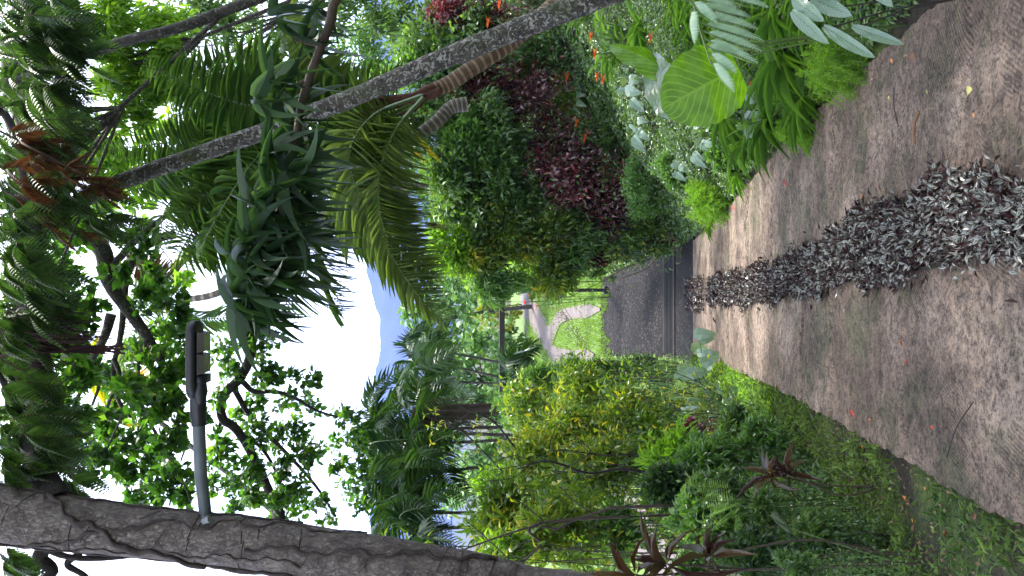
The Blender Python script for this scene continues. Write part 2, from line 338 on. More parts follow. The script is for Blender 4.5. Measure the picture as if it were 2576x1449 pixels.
for k, c in (('orange', (.62, .22, .04)), ('yellow', (.55, .5, .16)), ('red', (.5, .06, .03)), ('brown', (.2, .1, .05)), ('tan', (.3, .2, .12))):
    M['fall_'+k] = plain('fallen_'+k, c, .55, col2=tuple(q*.6 for q in c), nscale=40)

# ------------------------------------------------------------------ setting materials
def ground_mat():
    m, n, l = mat('soil_and_moss')
    tc = n.new('ShaderNodeTexCoord')
    n1 = n.new('ShaderNodeTexNoise'); n1.inputs['Scale'].default_value = 2.2; n1.inputs['Detail'].default_value = 8; l.new(tc.outputs['Object'], n1.inputs['Vector'])
    r = ramp(n, [((.022, .016, .011), .34), ((.035, .03, .015), .46), ((.045, .065, .014), .54), ((.07, .11, .018), .66)]); l.new(n1.outputs['Fac'], r.inputs[0])
    n2 = n.new('ShaderNodeTexNoise'); n2.inputs['Scale'].default_value = 35; n2.inputs['Detail'].default_value = 6; l.new(tc.outputs['Object'], n2.inputs['Vector'])
    r2 = ramp(n, [((.45, .45, .45), .35), ((1.3, 1.3, 1.3), .65)]); l.new(n2.outputs['Fac'], r2.inputs[0])
    mx = n.new('ShaderNodeMix'); mx.data_type = 'RGBA'; mx.blend_type = 'MULTIPLY'; mx.inputs['Factor'].default_value = 1; l.new(r.outputs[0], mx.inputs['A']); l.new(r2.outputs[0], mx.inputs['B'])
    bs = n.new('ShaderNodeBsdfPrincipled'); bs.inputs['Roughness'].default_value = .95; l.new(mx.outputs['Result'], bs.inputs['Base Color'])
    b = n.new('ShaderNodeBump'); b.inputs['Distance'].default_value = .04; l.new(n2.outputs['Fac'], b.inputs['Height']); l.new(b.outputs[0], bs.inputs['Normal'])
    o = n.new('ShaderNodeOutputMaterial'); l.new(bs.outputs[0], o.inputs['Surface']); return m
def concrete_mat():
    m, n, l = mat('weathered_concrete')
    tc = n.new('ShaderNodeTexCoord'); V = tc.outputs['Object']
    def noise(s, d=6, dist=0, rough=.5):
        q = n.new('ShaderNodeTexNoise'); q.inputs['Scale'].default_value = s; q.inputs['Detail'].default_value = d; q.inputs['Distortion'].default_value = dist; q.inputs['Roughness'].default_value = rough; l.new(V, q.inputs['Vector']); return q.outputs['Fac']
    def mul(a, b, f=1., bt='MULTIPLY'):
        x = n.new('ShaderNodeMix'); x.data_type = 'RGBA'; x.blend_type = bt
        if isinstance(f, float): x.inputs['Factor'].default_value = f
        else: l.new(f, x.inputs['Factor'])
        l.new(a, x.inputs['A']); 
        if isinstance(b, tuple): x.inputs['B'].default_value = (*b, 1)
        else: l.new(b, x.inputs['B'])
        return x.outputs['Result']
    big = noise(1.3, 5, .6)
    r = ramp(n, [((.165, .117, .09), .36), ((.31, .226, .178), .5), ((.45, .345, .275), .64)]); l.new(big, r.inputs[0]); c = r.outputs[0]
    al = ramp(n, [((0, 0, 0), .5), ((.7, .7, .7), .64)]); l.new(noise(1.9, 7, .8), al.inputs[0])
    c = mul(c, (.15, .145, .08), al.outputs[0], 'MIX')
    md = ramp(n, [((.45, .43, .41), .4), ((.95, .95, .95), .5), ((1.35, 1.32, 1.26), .6)]); l.new(noise(14, 9, 1.0, .72), md.inputs[0])
    c = mul(c, md.outputs[0])
    # cement laitance worn through to grit: small dark pits
    fn = ramp(n, [((.2, .18, .16), .38), ((.98, .98, .98), .455), ((1.35, 1.32, 1.26), .62)]); l.new(noise(62, 5, .3, .75), fn.inputs[0])
    c = mul(c, fn.outputs[0])
    # broomed ripples in places
    wv = n.new('ShaderNodeTexWave'); wv.wave_type = 'RINGS'; wv.rings_direction = 'SPHERICAL'; wv.inputs['Scale'].default_value = 17; wv.inputs['Distortion'].default_value = 5; wv.inputs['Detail'].default_value = 2; wv.inputs['Detail Scale'].default_value = .35
    mp = n.new('ShaderNodeMapping'); mp.inputs['Location'].default_value = (-2.1, -2.0, 0); l.new(V, mp.inputs['Vector']); l.new(mp.outputs[0], wv.inputs['Vector'])
    msk = ramp(n, [((0, 0, 0), .52), ((.8, .8, .8), .6)]); l.new(noise(2.3, 3), msk.inputs[0])
    wr = ramp(n, [((.6, .58, .56), .1), ((1.14, 1.13, 1.11), .6)]); l.new(wv.outputs['Fac'], wr.inputs[0])
    c = mul(c, wr.outputs[0], msk.outputs[0])
    bs = n.new('ShaderNodeBsdfPrincipled'); bs.inputs['Roughness'].default_value = .8; l.new(c, bs.inputs['Base Color'])
    g1 = n.new('ShaderNodeMath'); g1.operation = 'MULTIPLY'; l.new(wv.outputs['Fac'], g1.inputs[0]); l.new(msk.outputs[0], g1.inputs[1])
    g2 = n.new('ShaderNodeMath'); g2.operation = 'MULTIPLY_ADD'; l.new(noise(30, 8, .5, .7), g2.inputs[0]); g2.inputs[1].default_value = 2.2; l.new(g1.outputs[0], g2.inputs[2])
    b = n.new('ShaderNodeBump'); b.inputs['Strength'].default_value = 1; b.inputs['Distance'].default_value = .045; l.new(g2.outputs[0], b.inputs['Height']); l.new(b.outputs[0], bs.inputs['Normal'])
    o = n.new('ShaderNodeOutputMaterial'); l.new(bs.outputs[0], o.inputs['Surface']); return m
M['ground'] = ground_mat(); M['concrete'] = concrete_mat()
M['asphalt'] = plain('asphalt', (.045, .036, .033), .9, bump=1, bscale=60, col2=(.012, .01, .01), nscale=24, spec=.15)
def asphalt_mat():
    m, n, l = mat('coarse_asphalt'); tc = n.new('ShaderNodeTexCoord'); v = n.new('ShaderNodeTexVoronoi'); v.inputs['Scale'].default_value = 28; l.new(tc.outputs['Object'], v.inputs['Vector'])
    sx = n.new('ShaderNodeSeparateColor'); l.new(v.outputs['Color'], sx.inputs[0]); r = ramp(n, [((.002, .002, .002), 0), ((.006, .0055, .006), .5), ((.014, .0125, .0125), .9), ((.1, .09, .085), 1)]); l.new(sx.outputs[0], r.inputs[0])
    q = n.new('ShaderNodeTexNoise'); q.inputs['Scale'].default_value = .9; q.inputs['Detail'].default_value = 5; l.new(tc.outputs['Object'], q.inputs['Vector']); r2 = ramp(n, [((.6, .6, .6), .35), ((1.5, 1.4, 1.35), .7)]); l.new(q.outputs['Fac'], r2.inputs[0])
    mx = n.new('ShaderNodeMix'); mx.data_type = 'RGBA'; mx.blend_type = 'MULTIPLY'; mx.inputs['Factor'].default_value = 1; l.new(r.outputs[0], mx.inputs['A']); l.new(r2.outputs[0], mx.inputs['B'])
    bs = n.new('ShaderNodeBsdfPrincipled'); bs.inputs['Roughness'].default_value = .9; bs.inputs['Specular IOR Level'].default_value = .2; l.new(mx.outputs['Result'], bs.inputs['Base Color'])
    b = n.new('ShaderNodeBump'); b.inputs['Distance'].default_value = .03; l.new(sx.outputs[0], b.inputs['Height']); l.new(b.outputs[0], bs.inputs['Normal'])
    o = n.new('ShaderNodeOutputMaterial'); l.new(bs.outputs[0], o.inputs['Surface']); return m
M['asphalt'] = asphalt_mat()
M['track'] = plain('worn_pinkish_track', (.115, .088, .083), .7, bump=.3, bscale=8, col2=(.07, .053, .05), nscale=1.2, spec=.5)
M['lawn'] = plain('lawn_ground', (.06, .11, .012), .9, col2=(.1, .16, .02), nscale=3)
M['mount'] = plain('forested_mountain', (.016, .03, .02), .95, col2=(.028, .045, .025), nscale=.004)

# ------------------------------------------------------------------ setting
def sheet(name, xs, ys, zf, m, off=0, kind='structure', smooth=True):
    X, Y = np.meshgrid(xs, ys); Z = zf(X, Y)+off
    v = np.stack([X, Y, Z], -1).reshape(-1, 3); a, b = len(ys), len(xs)
    i = np.arange(a-1)[:, None]*b+np.arange(b-1)[None]
    f = np.stack([i, i+1, i+b+1, i+b], -1).reshape(-1, 4)
    return Acc().add(v, f).build(name, m, kind=kind, smooth=smooth)
gx = np.concatenate([-np.geomspace(3000, 12, 40), np.linspace(-11.8, 11.8, 190), np.geomspace(12, 3000, 40)])
gy = np.concatenate([-np.geomspace(400, 6, 16), np.linspace(-5.8, 32, 240), np.geomspace(32.5, 4500, 60)])
sheet('ground', gx, gy, H, M['ground'])

GROOVE = [(12.1, 0, .05), (10.3, 0, .035), (8.7, 0, .04), (7.3, 1, .03), (6.1, -1, .05), (5.2, 0, .02), (3.85, -1, .018), (3.1, 1, .015)]
def path_strip(name, ys, fl, fr, m, off, nx=24, skirt=.1, steps=True):
    ys = np.asarray(ys); A = Acc(); rows = []
    for y in ys:
        l_, r_ = fl(y), fr(y); x = np.linspace(l_, r_, nx)
        st = 0*x
        if steps:
            for gy, sd, dp in GROOVE:                     # cracked pour joints, wandering a little
                yy = gy+.03*np.sin(x*7+gy*3)+.012*np.sin(x*23)
                k = np.exp(-((y-yy)/.03)**2)*dp*(1 if sd == 0 else (x < .1 if sd < 0 else x > .1)); st = st-k
            st = st+.006*np.sin(x*5+y*3)*np.sin(y*2.3)
        z = zp(y)+off+st
        rows.append(np.stack([np.r_[l_, x, r_], np.full(nx+2, y), np.r_[z[0]-skirt, z, z[-1]-skirt]], -1))
    v = np.concatenate(rows); b = nx+2; i = np.arange(len(ys)-1)[:, None]*b+np.arange(b-1)[None]
    f = np.stack([i, i+1, i+b+1, i+b], -1).reshape(-1, 4)
    return A.add(v, f).build(name, m, kind='structure')
def jag(y, s, amp=.009): return amp*(math.sin(y*5.1+s)+.8*math.sin(y*13.7+s*2)+.7*math.sin(y*31+s)+.6*math.sin(y*63+s*3))
ysp = np.unique(np.concatenate([np.linspace(-3, 15.2, 500)]+[np.linspace(g[0]-.11, g[0]+.11, 22) for g in GROOVE]))
path_strip('path', ysp, lambda y: float(xl(y))+jag(y, 1), lambda y: float(xr(y))+jag(y, 4), M['concrete'], 0, nx=70)
YG0, YG1 = 17.6, 18.65
ys2 = np.linspace(15.23, YG0, 20); path_strip('pavement', ys2, lambda y: float(xl(y))-.15, lambda y: float(xr(y))+.15, M['asphalt'], -.005, steps=False)
ys3 = np.linspace(YG1, 27.2, 60)
path_strip('road', ys3, lambda y: float(xl(y))-.1+jag(y, 1, .05), lambda y: float(xr(y))+.1+jag(y, 3, .05), M['asphalt'], -.002, steps=False, skirt=.05)
# lawn on the flat ground, and the pale track curving across it to the left
def ribbon(name, pts, wd, m, off, n=70):
    c = curve([(x, y, 0) for x, y in pts], n); t = nrm(np.gradient(c, axis=0)); s = np.stack([-t[:, 1], t[:, 0], 0*t[:, 0]], -1)
    k = 9; u = np.linspace(-1, 1, k); wds = np.interp(np.linspace(0, 1, n), np.linspace(0, 1, len(wd)), wd)
    v = c[:, None]+s[:, None]*u[None, :, None]*(wds[:, None, None]/2)*(1+.05*rng.standard_normal((n, 1, 1)))
    v[..., 2] = H(v[..., 0], v[..., 1])+off
    i = np.arange(n-1)[:, None]*k+np.arange(k-1)[None]; f = np.stack([i, i+1, i+k+1, i+k], -1).reshape(-1, 4)
    return Acc().add(v.reshape(-1, 3), f).build(name, m, kind='structure')
sheet('lawn', np.linspace(-20, 4, 80), np.linspace(17, 62, 120), lambda X, Y: np.maximum(H(X, Y), ZF-.35), M['lawn'], .03)
TR1 = [(-9.5, 14), (-8.2, 18), (-7.6, 22), (-6.9, 26), (-5.6, 30)]+[tuple(G(*q)[:2]) for q in ((1400, 905), (1385, 862), (1360, 815), (1335, 778), (1312, 748))]
TR2 = [tuple(G(*q)[:2]) for q in ((1515, 778), (1480, 782), (1440, 788), (1412, 800), (1388, 845))]
TR3 = [tuple(G(*q)[:2]) for q in ((1500, 893), (1480, 893), (1440, 893), (1395, 888))]
ribbon('track', TR1, [1.8, 1.8, 1.8, 2.2], M['track'], .075)
ribbon('worn_path', TR2, [.12, .6, .55, .7, 1.4], M['track'], .095, 30)
ribbon('worn_path', TR3, [.1, .5, .45, .8], M['track'], .1, 30)

# distant mountains
def ridge(name, Y, prof, seed):
    vy = np.linspace(-2200, 3600, 420); r = np.random.default_rng(seed)
    top = np.interp(vy, [p[0] for p in prof], [p[1] for p in prof])
    for k in range(1, 8): top = top+(5/k)*np.sin(vy*.006*2**k*.7+r.random()*7)
    rows = []
    for j, t in enumerate(np.linspace(0, 1, 26)):
        yy = Y*(1-.30*t); v = []
        for q, tp in zip(vy, top):
            a = P(tp, q, Y); z = a[2]*(1-t)+(-32)*t; z += (1-t)*t*30*math.sin(q*.06+j*.7+seed)*math.cos(q*.023+j*.3)
            v.append((a[0], yy+60*t*math.sin(q*.03+seed), z))
        rows.append(v)
    v = np.array(rows).reshape(-1, 3); b = len(vy); i = np.arange(25)[:, None]*b+np.arange(b-1)[None]
    f = np.stack([i, i+b, i+b+1, i+1], -1).reshape(-1, 4)
    Acc().add(v, f).build(name, M['mount'], kind='structure', smooth=True)
ridge('mountains', 2600, [(-2200, 900), (300, 915), (690, 922), (800, 946), (860, 953), (940, 958), (1010, 975), (1150, 1010), (1400, 1040), (3600, 1060)], 3)
ridge('far_mountains', 3900, [(-2200, 960), (850, 960), (930, 945), (1000, 938), (1200, 935), (1330, 940), (1500, 950), (3600, 990)], 9)

# ------------------------------------------------------------------ plant generators
def ball(n, r=1., shell=.5):
    d = nrm(rng.standard_normal((n, 3))); return d*(r*(rng.random((n, 1))**(1/(3+shell*6))))
UPV = np.array([0, 0, 1.])
def rosette(A, T, c, n, L, W, m=0, up=.5, spread=1., var=.25, axis=UPV):
    th = np.arange(n)*2.4+rng.random()*6; e = up+rng.standard_normal(n)*.25
    ax = nrm(np.asarray(axis, float)); s = nrm(np.cross(ax, [.3, .9, .1])); t = np.cross(ax, s)
    d = (np.cos(th)[:, None]*s+np.sin(th)[:, None]*t)*spread+ax*e[:, None]
    A.leaves(T, np.asarray(c)+nrm(d)*.01, d, ax+nrm(rng.standard_normal((n, 3)))*.25, L*(1+var*rng.standard_normal(n)), W*(1+.15*rng.standard_normal(n)), m)
def bush_leaves(A, c, rad, n, T, L, W, m=0, clump=14, droop=.0, tight=.28):
    """leaves in clumps spread through an ellipsoid, turned outwards and up"""
    c = np.asarray(c); rad = np.asarray(rad, float)
    k = max(3, n//clump); cc = ball(k, 1.08, -.15)
    m_ = 7; sc_ = ball(m_, .72, .6); sr = rng.uniform(.28, .6, m_); w_ = rng.integers(0, m_, k); cc = sc_[w_]+cc*sr[w_, None]*rng.choice([1, 1, 1, 1.35], (k, 1))
    tone = rng.uniform(-.22, .22, m_)[w_]
    per = max(1, n//k); idx = np.repeat(np.arange(k), per); N = len(idx)
    off = ball(N, tight, .2); p = (cc[idx]+off)*rad+c
    d = nrm(off*1.4+cc[idx]*.6+np.array([0, 0, .25-droop])+rng.standard_normal((N, 3))*.6)
    A.leaves(T, p, d, UPV+rng.standard_normal((N, 3))*.45, L*(.7+.6*rng.random(N)), W*(.7+.6*rng.random(N)), m,
             rnd=np.clip(rng.random(k)[idx]*.4+rng.random(N)*.6+tone[idx], 0, 1))
    return cc*rad+c
def stems_to(A, base, tips, r0, m=1, seg=5, bend=.15):
    for t in tips:
        mid = (np.asarray(base)+t)/2+rng.standard_normal(3)*np.linalg.norm(t-base)*bend*.5
        A.tube(curve([base, mid, t], 7), np.linspace(r0, r0*.35, 7), seg, m)
def shrub(name, label, cat, vx, vy, rx, ry, mk, T, L, W, n, Y=None, group=None, nst=7, stem='twig', droop=0, clump=14, depth=1., tight=.28):
    """a shrub whose crown is centred at a picture position; it stands on the ground below"""
    if Y is None: Y = min(G(vx+rx*.75, vy)[1], 17 if vy < 724 else 30)
    c = P(vx, vy, Y); rad = (px(ry, Y), px((rx+ry)/2, Y)*depth, px(rx, Y))
    gx_ = c[0]
    if c[1] > 1: gx_ = max(gx_, float(xr(c[1]))+.25) if vy < 724 else min(gx_, float(xl(c[1]))-.25)
    g = np.array([gx_, c[1], float(H(gx_, c[1]))-.02]); L = min(L, .42*min(rad[0], rad[2])); W = min(W, .2*min(rad[0], rad[2]))
    if vy < 724 and mk != 'taro': L *= 1.35; W *= 1.35; n = int(n*.62)
    t = thing(name, label, cat, g, group)
    A = Acc(); tips = bush_leaves(A, c, rad, n, T, L, W, 0, clump, droop, tight)
    if c[2]-g[2] > rad[2]*1.3:
        k_ = int(n*(.6 if vy > 724 else .2)); u_ = rng.random((k_, 1))**.8; pp = g+(c-g)*u_+rng.standard_normal((k_, 3))*rad*[.5, .5, .15]+UPV*.05
        A.leaves(T, pp, rng.standard_normal((k_, 3))+[0, 0, .3], UPV+rng.standard_normal((k_, 3))*.5, L*(.5+.5*rng.random(k_)), W*.7, 0)
    A.build('foliage', [M[mk]], t)
    B = Acc(); hgt = max(c[2]-g[2], .1)
    stems_to(B, g, tips[rng.permutation(len(tips))[:nst]], min(max(.004, .005*hgt), .009), 0)
    B.build('stem', [M[stem]], t, smooth=True)
    return t, c, rad, Y
def frond(A, pts, nl, Ll, W, hang=.5, ms=1, ml=0, r=.012, fwd=.5, T=None, nv=None):
    """palm frond: rachis through pts, leaflets both sides, hanging under their weight"""
    W = W*.48; c = curve(pts, 26); A.tube(c, np.linspace(r, r*.25, 26), 4, ms)
    t = np.linspace(.12, .995, nl); q = t*25; i = np.minimum(q.astype(int), 24); p = c[i]+(c[i+1]-c[i])*(q-i)[:, None]
    tg = nrm(np.gradient(c, axis=0))[i]; nv = nrm(UPV if nv is None else np.asarray(nv, float)); sd_ = nrm(np.cross(tg, nv))
    ln = Ll*np.clip(np.sin(np.pi*(t*.86+.12))**.6, .15, 1)
    for s in (-1, 1):
        d = sd_*s*.8+tg*fwd-UPV*hang+rng.standard_normal((nl, 3))*.08
        A.leaves(T or T_pin, p, d, nv*.8+sd_*s*.25+rng.standard_normal((nl, 3))*.12, ln*(1+.08*rng.standard_normal(nl)), W, ml)
T_pin = leafT(3, lambda t: max(.05, min(1, .4+t*4)*(1-t**2.5)), .3, .15)
def palm(name, label, base, crown, nf, Lf, Ll, W, mk='areca', r=.05, trunkm='palmtrunk2', up=.7, group=None, nl=34, cat='palm', lean=(0, 0, 0), hang=.35):
    t = thing(name, label, cat, base, group)
    base = np.asarray(base); crown = np.asarray(crown)
    mid = (base+crown)/2+np.array([.08*rng.standard_normal(), .05, 0])
    Acc().tube(curve([base, mid, crown], 14), np.linspace(r*1.2, r*.8, 14), 8, 0).build('trunk', [M[trunkm]], t, smooth=True)
    th0 = rng.random()*6
    for k in range(nf):
        th = th0+k*2.4; u = up*(1.25-1.1*k/nf)+.1*rng.standard_normal()
        d = np.array([math.cos(th), math.sin(th), 0])
        L = Lf*(.8+.35*rng.random())
        p0 = crown; p1 = crown+d*L*.35+UPV*L*u*.5; p2 = crown+d*L*.72+UPV*L*(u*.55-.1); p3 = crown+d*L*.98+UPV*L*(u*.35-.42)
        A = Acc(); frond(A, [p0, p1, p2, p3], nl, Ll, W, hang, r=.01, nv=UPV+rng.standard_normal(3)*.9)
        A.build('frond', [M[mk], M['stem']], t)
    return t
def fern_frond(A, base, tip, lift, np_, Lp, Wp, T=None, m=0, ms=1, r=.004, droop=.15):
    base = np.asarray(base); tip = np.asarray(tip); mid = (base+tip)/2+UPV*lift
    c = curve([base, mid, tip], 20); A.tube(c, np.linspace(r, r*.3, 20), 4, ms)
    t = np.linspace(.15, .98, np_); q = t*19; i = np.minimum(q.astype(int), 18); p = c[i]+(c[i+1]-c[i])*(q-i)[:, None]
    tg = nrm(np.gradient(c, axis=0))[i]; s_ = nrm(np.cross(tg, UPV+.01)); ln = Lp*np.sin(np.pi*np.clip(t*.9+.08, 0, 1))**.7
    for s in (-1, 1):
        A.leaves(T or T_serr, p, s_*s+tg*.45-UPV*droop, UPV+tg*.1, ln, Wp*np.clip(ln/Lp, .4, 1), m)

# ================================================================== GROUND COVER AND EDGES
CY = [2, 2.7, 3.3, 4.3, 6.3, 9, 12.2]; CC = [.27, .28, .31, .27, .10, 0, -.05]; CW = [.11, .13, .23, .22, .17, .19, .2]
def strip_cover():
    # striped purple wandering creeper down the middle of the drive
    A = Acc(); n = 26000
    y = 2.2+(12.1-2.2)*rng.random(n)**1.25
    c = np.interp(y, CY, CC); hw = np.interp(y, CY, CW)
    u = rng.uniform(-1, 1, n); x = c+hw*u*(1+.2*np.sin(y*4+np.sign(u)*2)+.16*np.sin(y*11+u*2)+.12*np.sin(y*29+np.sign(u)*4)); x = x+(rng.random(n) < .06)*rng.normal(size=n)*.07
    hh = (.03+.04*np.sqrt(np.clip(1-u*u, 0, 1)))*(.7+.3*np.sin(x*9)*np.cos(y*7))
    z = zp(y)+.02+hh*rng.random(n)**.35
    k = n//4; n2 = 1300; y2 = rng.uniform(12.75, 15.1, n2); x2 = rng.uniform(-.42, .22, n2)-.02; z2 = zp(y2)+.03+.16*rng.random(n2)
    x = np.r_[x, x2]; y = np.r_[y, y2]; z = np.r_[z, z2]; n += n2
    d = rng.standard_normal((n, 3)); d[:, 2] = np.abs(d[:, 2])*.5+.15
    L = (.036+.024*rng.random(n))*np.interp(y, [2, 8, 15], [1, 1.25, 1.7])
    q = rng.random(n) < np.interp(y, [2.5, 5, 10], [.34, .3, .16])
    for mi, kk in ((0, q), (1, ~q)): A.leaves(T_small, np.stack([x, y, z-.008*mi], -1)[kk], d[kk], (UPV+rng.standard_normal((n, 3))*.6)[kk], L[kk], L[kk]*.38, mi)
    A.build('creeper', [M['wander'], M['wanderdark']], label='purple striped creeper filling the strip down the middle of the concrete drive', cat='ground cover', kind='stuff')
    # soil mound beneath it
    ys = np.linspace(0, 12.3, 120); rows = []
    for yy in ys:
        cc = np.interp(yy, CY, CC); w_ = np.interp(yy, CY, CW)*.92
        x = np.linspace(-1, 1, 9); rows.append(np.stack([cc+x*w_, np.full(9, yy), zp(yy)+.024+.025*(1-x*x)], -1))
    v = np.concatenate(rows); i = np.arange(119)[:, None]*9+np.arange(8)[None]
    Acc().add(v, np.stack([i, i+1, i+10, i+9], -1).reshape(-1, 4)).build('planting_strip', M['ground'], kind='structure')
strip_cover()

def verge_cover():
    # mossy verge on the left of the drive
    A = Acc(); n = 34000
    y = 2.2+13.5*rng.random(n)**1.2; d = rng.random(n)**1.1*(np.interp(y, [2.5, 3.6, 5.5, 9], [1.0, .75, .42, .4])+.25)+.01
    keep = (np.sin(d*5+y*1.1)+np.sin(y*3.1+d*2)+rng.standard_normal(n)*.8) > -.1
    y, d = y[keep], d[keep]; n = len(y)
    x = xl(y)-d+rng.standard_normal(n)*.02
    cl = np.clip(np.sin(x*9+y*4)+np.sin(y*11-x*6)+.6*np.sin(x*21+y*17), -.5, 2); z = H(x, y)+.005+(.015+.03*(cl+.5))*rng.random(n)**.5
    dr = rng.standard_normal((n, 3)); dr[:, 2] = np.abs(dr[:, 2])+.2
    L = (.02+.04*rng.random(n)**2)*(.8+.3*(cl+.5))
    A.leaves(T_small2, np.stack([x, y, z], -1), dr, UPV+rng.standard_normal((n, 3))*.4, L*np.interp(y, [2, 10], [1, 1.5]), L*.38, 0)
    A.build('moss', [M['moss']], label='low moss and tiny weeds covering the verge left of the drive', cat='ground cover', kind='stuff')
    A = Acc(); n = 12000; y = rng.uniform(7.4, 14.5, n); x = xl(y)-.02-rng.random(n)*1.1; dr = rng.standard_normal((n, 3)); dr[:, 2] = np.abs(dr[:, 2])+.3
    A.leaves(T_small2, np.stack([x, y, H(x, y)+.05*rng.random(n)], -1), dr, UPV, .05+.05*rng.random(n), .028, 0)
    A.build('grass', [M['bright']], label='bright green weedy grass beside the far left edge of the drive', cat='grass', kind='stuff')
    # grassy weeds along the left edge, nearest
    A = Acc(); n = 650; y = rng.uniform(2.0, 3.6, n); d = np.abs(rng.standard_normal(n))*.2*np.clip((4.8-y), .3, 2)
    x = xl(y)-d-.03; z = H(x, y); dr = rng.standard_normal((n, 3)); dr[:, 2] = np.abs(dr[:, 2])+.5
    A.leaves(T_lance, np.stack([x, y, z], -1), dr, UPV, .035+.05*rng.random(n), .01, 0)
    A.build('grass', [M['cover']], label='short bladed grass along the near left edge of the drive', cat='grass', kind='stuff')
    # lawn blades
    A = Acc(); n = 60000; y = rng.uniform(24, 50, n)**1; y = 24+26*rng.random(n)**1.3; x = rng.uniform(-14, 3, n)
    a = curve([(*q, 0) for q in TR1], 90)[:, :2]; b = np.vstack([curve([(*q, 0) for q in TR2], 40)[:, :2], curve([(*q, 0) for q in TR3], 40)[:, :2]])
    pt = np.stack([x, y], -1); da = np.linalg.norm(pt[:, None]-a[None], axis=-1).min(1); db = np.linalg.norm(pt[:, None]-b[None], axis=-1).min(1)
    k = (da > .8+.2*np.sin(y*3)) & (db > .26+.14*np.sin(y*5)) & ~((y < 26.2+.5*np.sin(x*4)+.3*np.sin(x*11)) & (x > xl(y)-.1+.3*np.sin(y*3)) & (x < xr(y)+.1)); x, y = x[k], y[k]; n = len(x)
    z = np.maximum(H(x, y), ZF-.35)+.03; dr = rng.standard_normal((n, 3))*.6; dr[:, 2] = 1
    A.leaves(T_need, np.stack([x, y, z], -1), dr, rng.standard_normal((n, 3)), .1+.1*rng.random(n), .035, 0)
    A.build('grass', [M['grass']], label='bright mown grass on the flat ground beyond the drain', cat='grass', kind='stuff')
verge_cover()

def bank_cover():
    # continuous low planting over the right bank, so the soil hardly shows
    n = 150000; y = 2.2+30*rng.random(n)**1.6; d = rng.random(n)**1.2*(1.2+y*.42)
    x = xr(y)+.12+d; p = np.stack([x, y, H(x, y)], -1)
    clumpy = np.sin(x*3.1+y*1.3)+np.sin(y*4.1-x*2)+np.sin(x*7+y*5)*.5; hgt = .05+.10*np.clip(clumpy+1.2, 0, 3)*np.clip(d*2.5, .15, 1)
    p[:, 2] += hgt*rng.random(n)**.5
    dr = rng.standard_normal((n, 3)); dr[:, 2] = np.abs(dr[:, 2])*.7; dr += [-.35, -.15, 0]
    L = .045*np.interp(y, [2, 8, 32], [1, 1.5, 4.5])*(.7+.6*rng.random(n))
    A = Acc(); A.leaves(T_small2, p, dr, UPV+rng.standard_normal((n, 3))*.5, L, L*.45, 0)
    A.build('ground_cover', [M['cover']], label='mixed small leaved ground cover carpeting the right bank', cat='ground cover', kind='stuff')
    n = 9000; y = 2.4+6*rng.random(n); d = rng.random(n)*1.6+.03; x = xr(y)+.12+d; k = np.sin(x*2.3+y*1.9)+.6*np.sin(y*5) > -.2; x, y, d = x[k], y[k], d[k]; n = len(x)
    c = np.stack([x, y, H(x, y)+.01], -1); dr = rng.standard_normal((n, 3)); dr[:, 2] = np.abs(dr[:, 2])*.8+.5
    A = Acc(); A.leaves(T_strap, c, dr, UPV+rng.standard_normal((n, 3))*.2, .26*(.6+.8*rng.random(n))*np.clip(d*2.5, .5, 1), .016, 0)
    A.build('grass', [M['strap']], label='tangle of narrow arching blades between the lilies on the near right bank', cat='grass', kind='stuff')
    # slope falling away on the left
    n = 90000; y = 3.2+24*rng.random(n)**1.4; d = np.interp(y, [2.5, 3.6, 5.5, 9], [1.1, .85, .5, .45])+rng.random(n)*(2.5+y*.22); x = xl(y)-d; p = np.stack([x, y, H(x, y)], -1)
    cl = np.sin(x*2.1+y*1.1)+np.sin(y*2.7-x*1.7); p[:, 2] += (.06+.16*np.clip(cl+1, 0, 3))*rng.random(n)**.5
    keep = ~((p[:, 2] < ZF+.5) & (np.abs(x+7.5) < 1.8)) & ~((x > -3.6) & (y > 21)); p = p[keep]; y = y[keep]; n = len(y)
    dr = rng.standard_normal((n, 3)); dr[:, 2] = np.abs(dr[:, 2])*.7; L = .05*np.interp(y, [2, 8, 32], [1, 1.5, 4])*(.7+.6*rng.random(n))
    A = Acc(); A.leaves(T_small2, p, dr, UPV+rng.standard_normal((n, 3))*.5, L, L*.45, 0)
    A.build('ground_cover', [M['cover']], label='low green undergrowth on the slope below the left verge', cat='ground cover', kind='stuff')
bank_cover()

# ================================================================== DRAIN, GATE, CRATE, LAMP
def drain():
    y0, y1 = YG0, YG1; x0, x1 = float(xl(18.2))-.1, float(xr(18.2))+.05
    s = float((zp(y1)-zp(y0))/(y1-y0)); zc = float(zp((y0+y1)/2)); yc = (y0+y1)/2
    t = thing('drain_grate', 'long dark steel drain grate of parallel bars crossing the drive', 'drain', (0, yc, zc-.05))
    th = math.atan(s); rot = [[1, 0, 0], [0, math.cos(th), -math.sin(th)], [0, math.sin(th), math.cos(th)]]
    zz = lambda y: zc+s*(y-yc)
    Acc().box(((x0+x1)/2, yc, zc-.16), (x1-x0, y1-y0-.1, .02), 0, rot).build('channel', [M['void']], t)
    A = Acc()
    for yy in (y0+.04, y1-.04): A.box(((x0+x1)/2, yy, zz(yy)-.03), (x1-x0, .08, .12), 0, rot)
    A.build('frame', [M['steelframe']], t)
    for k in range(7):
        yy = y0+.14+(y1-y0-.28)*k/6
        Acc().box(((x0+x1)/2, yy, zz(yy)-.01), (x1-x0-.06, .045, .08), 0, rot).build('bar', [M['steel']], t)
    for xx in (x0-.02, x1+.02): Acc().box((xx, yc, zc-.03), (.05, y1-y0-.18, .13), 0, rot).build('end_plate', [M['steelframe']], t)
drain()
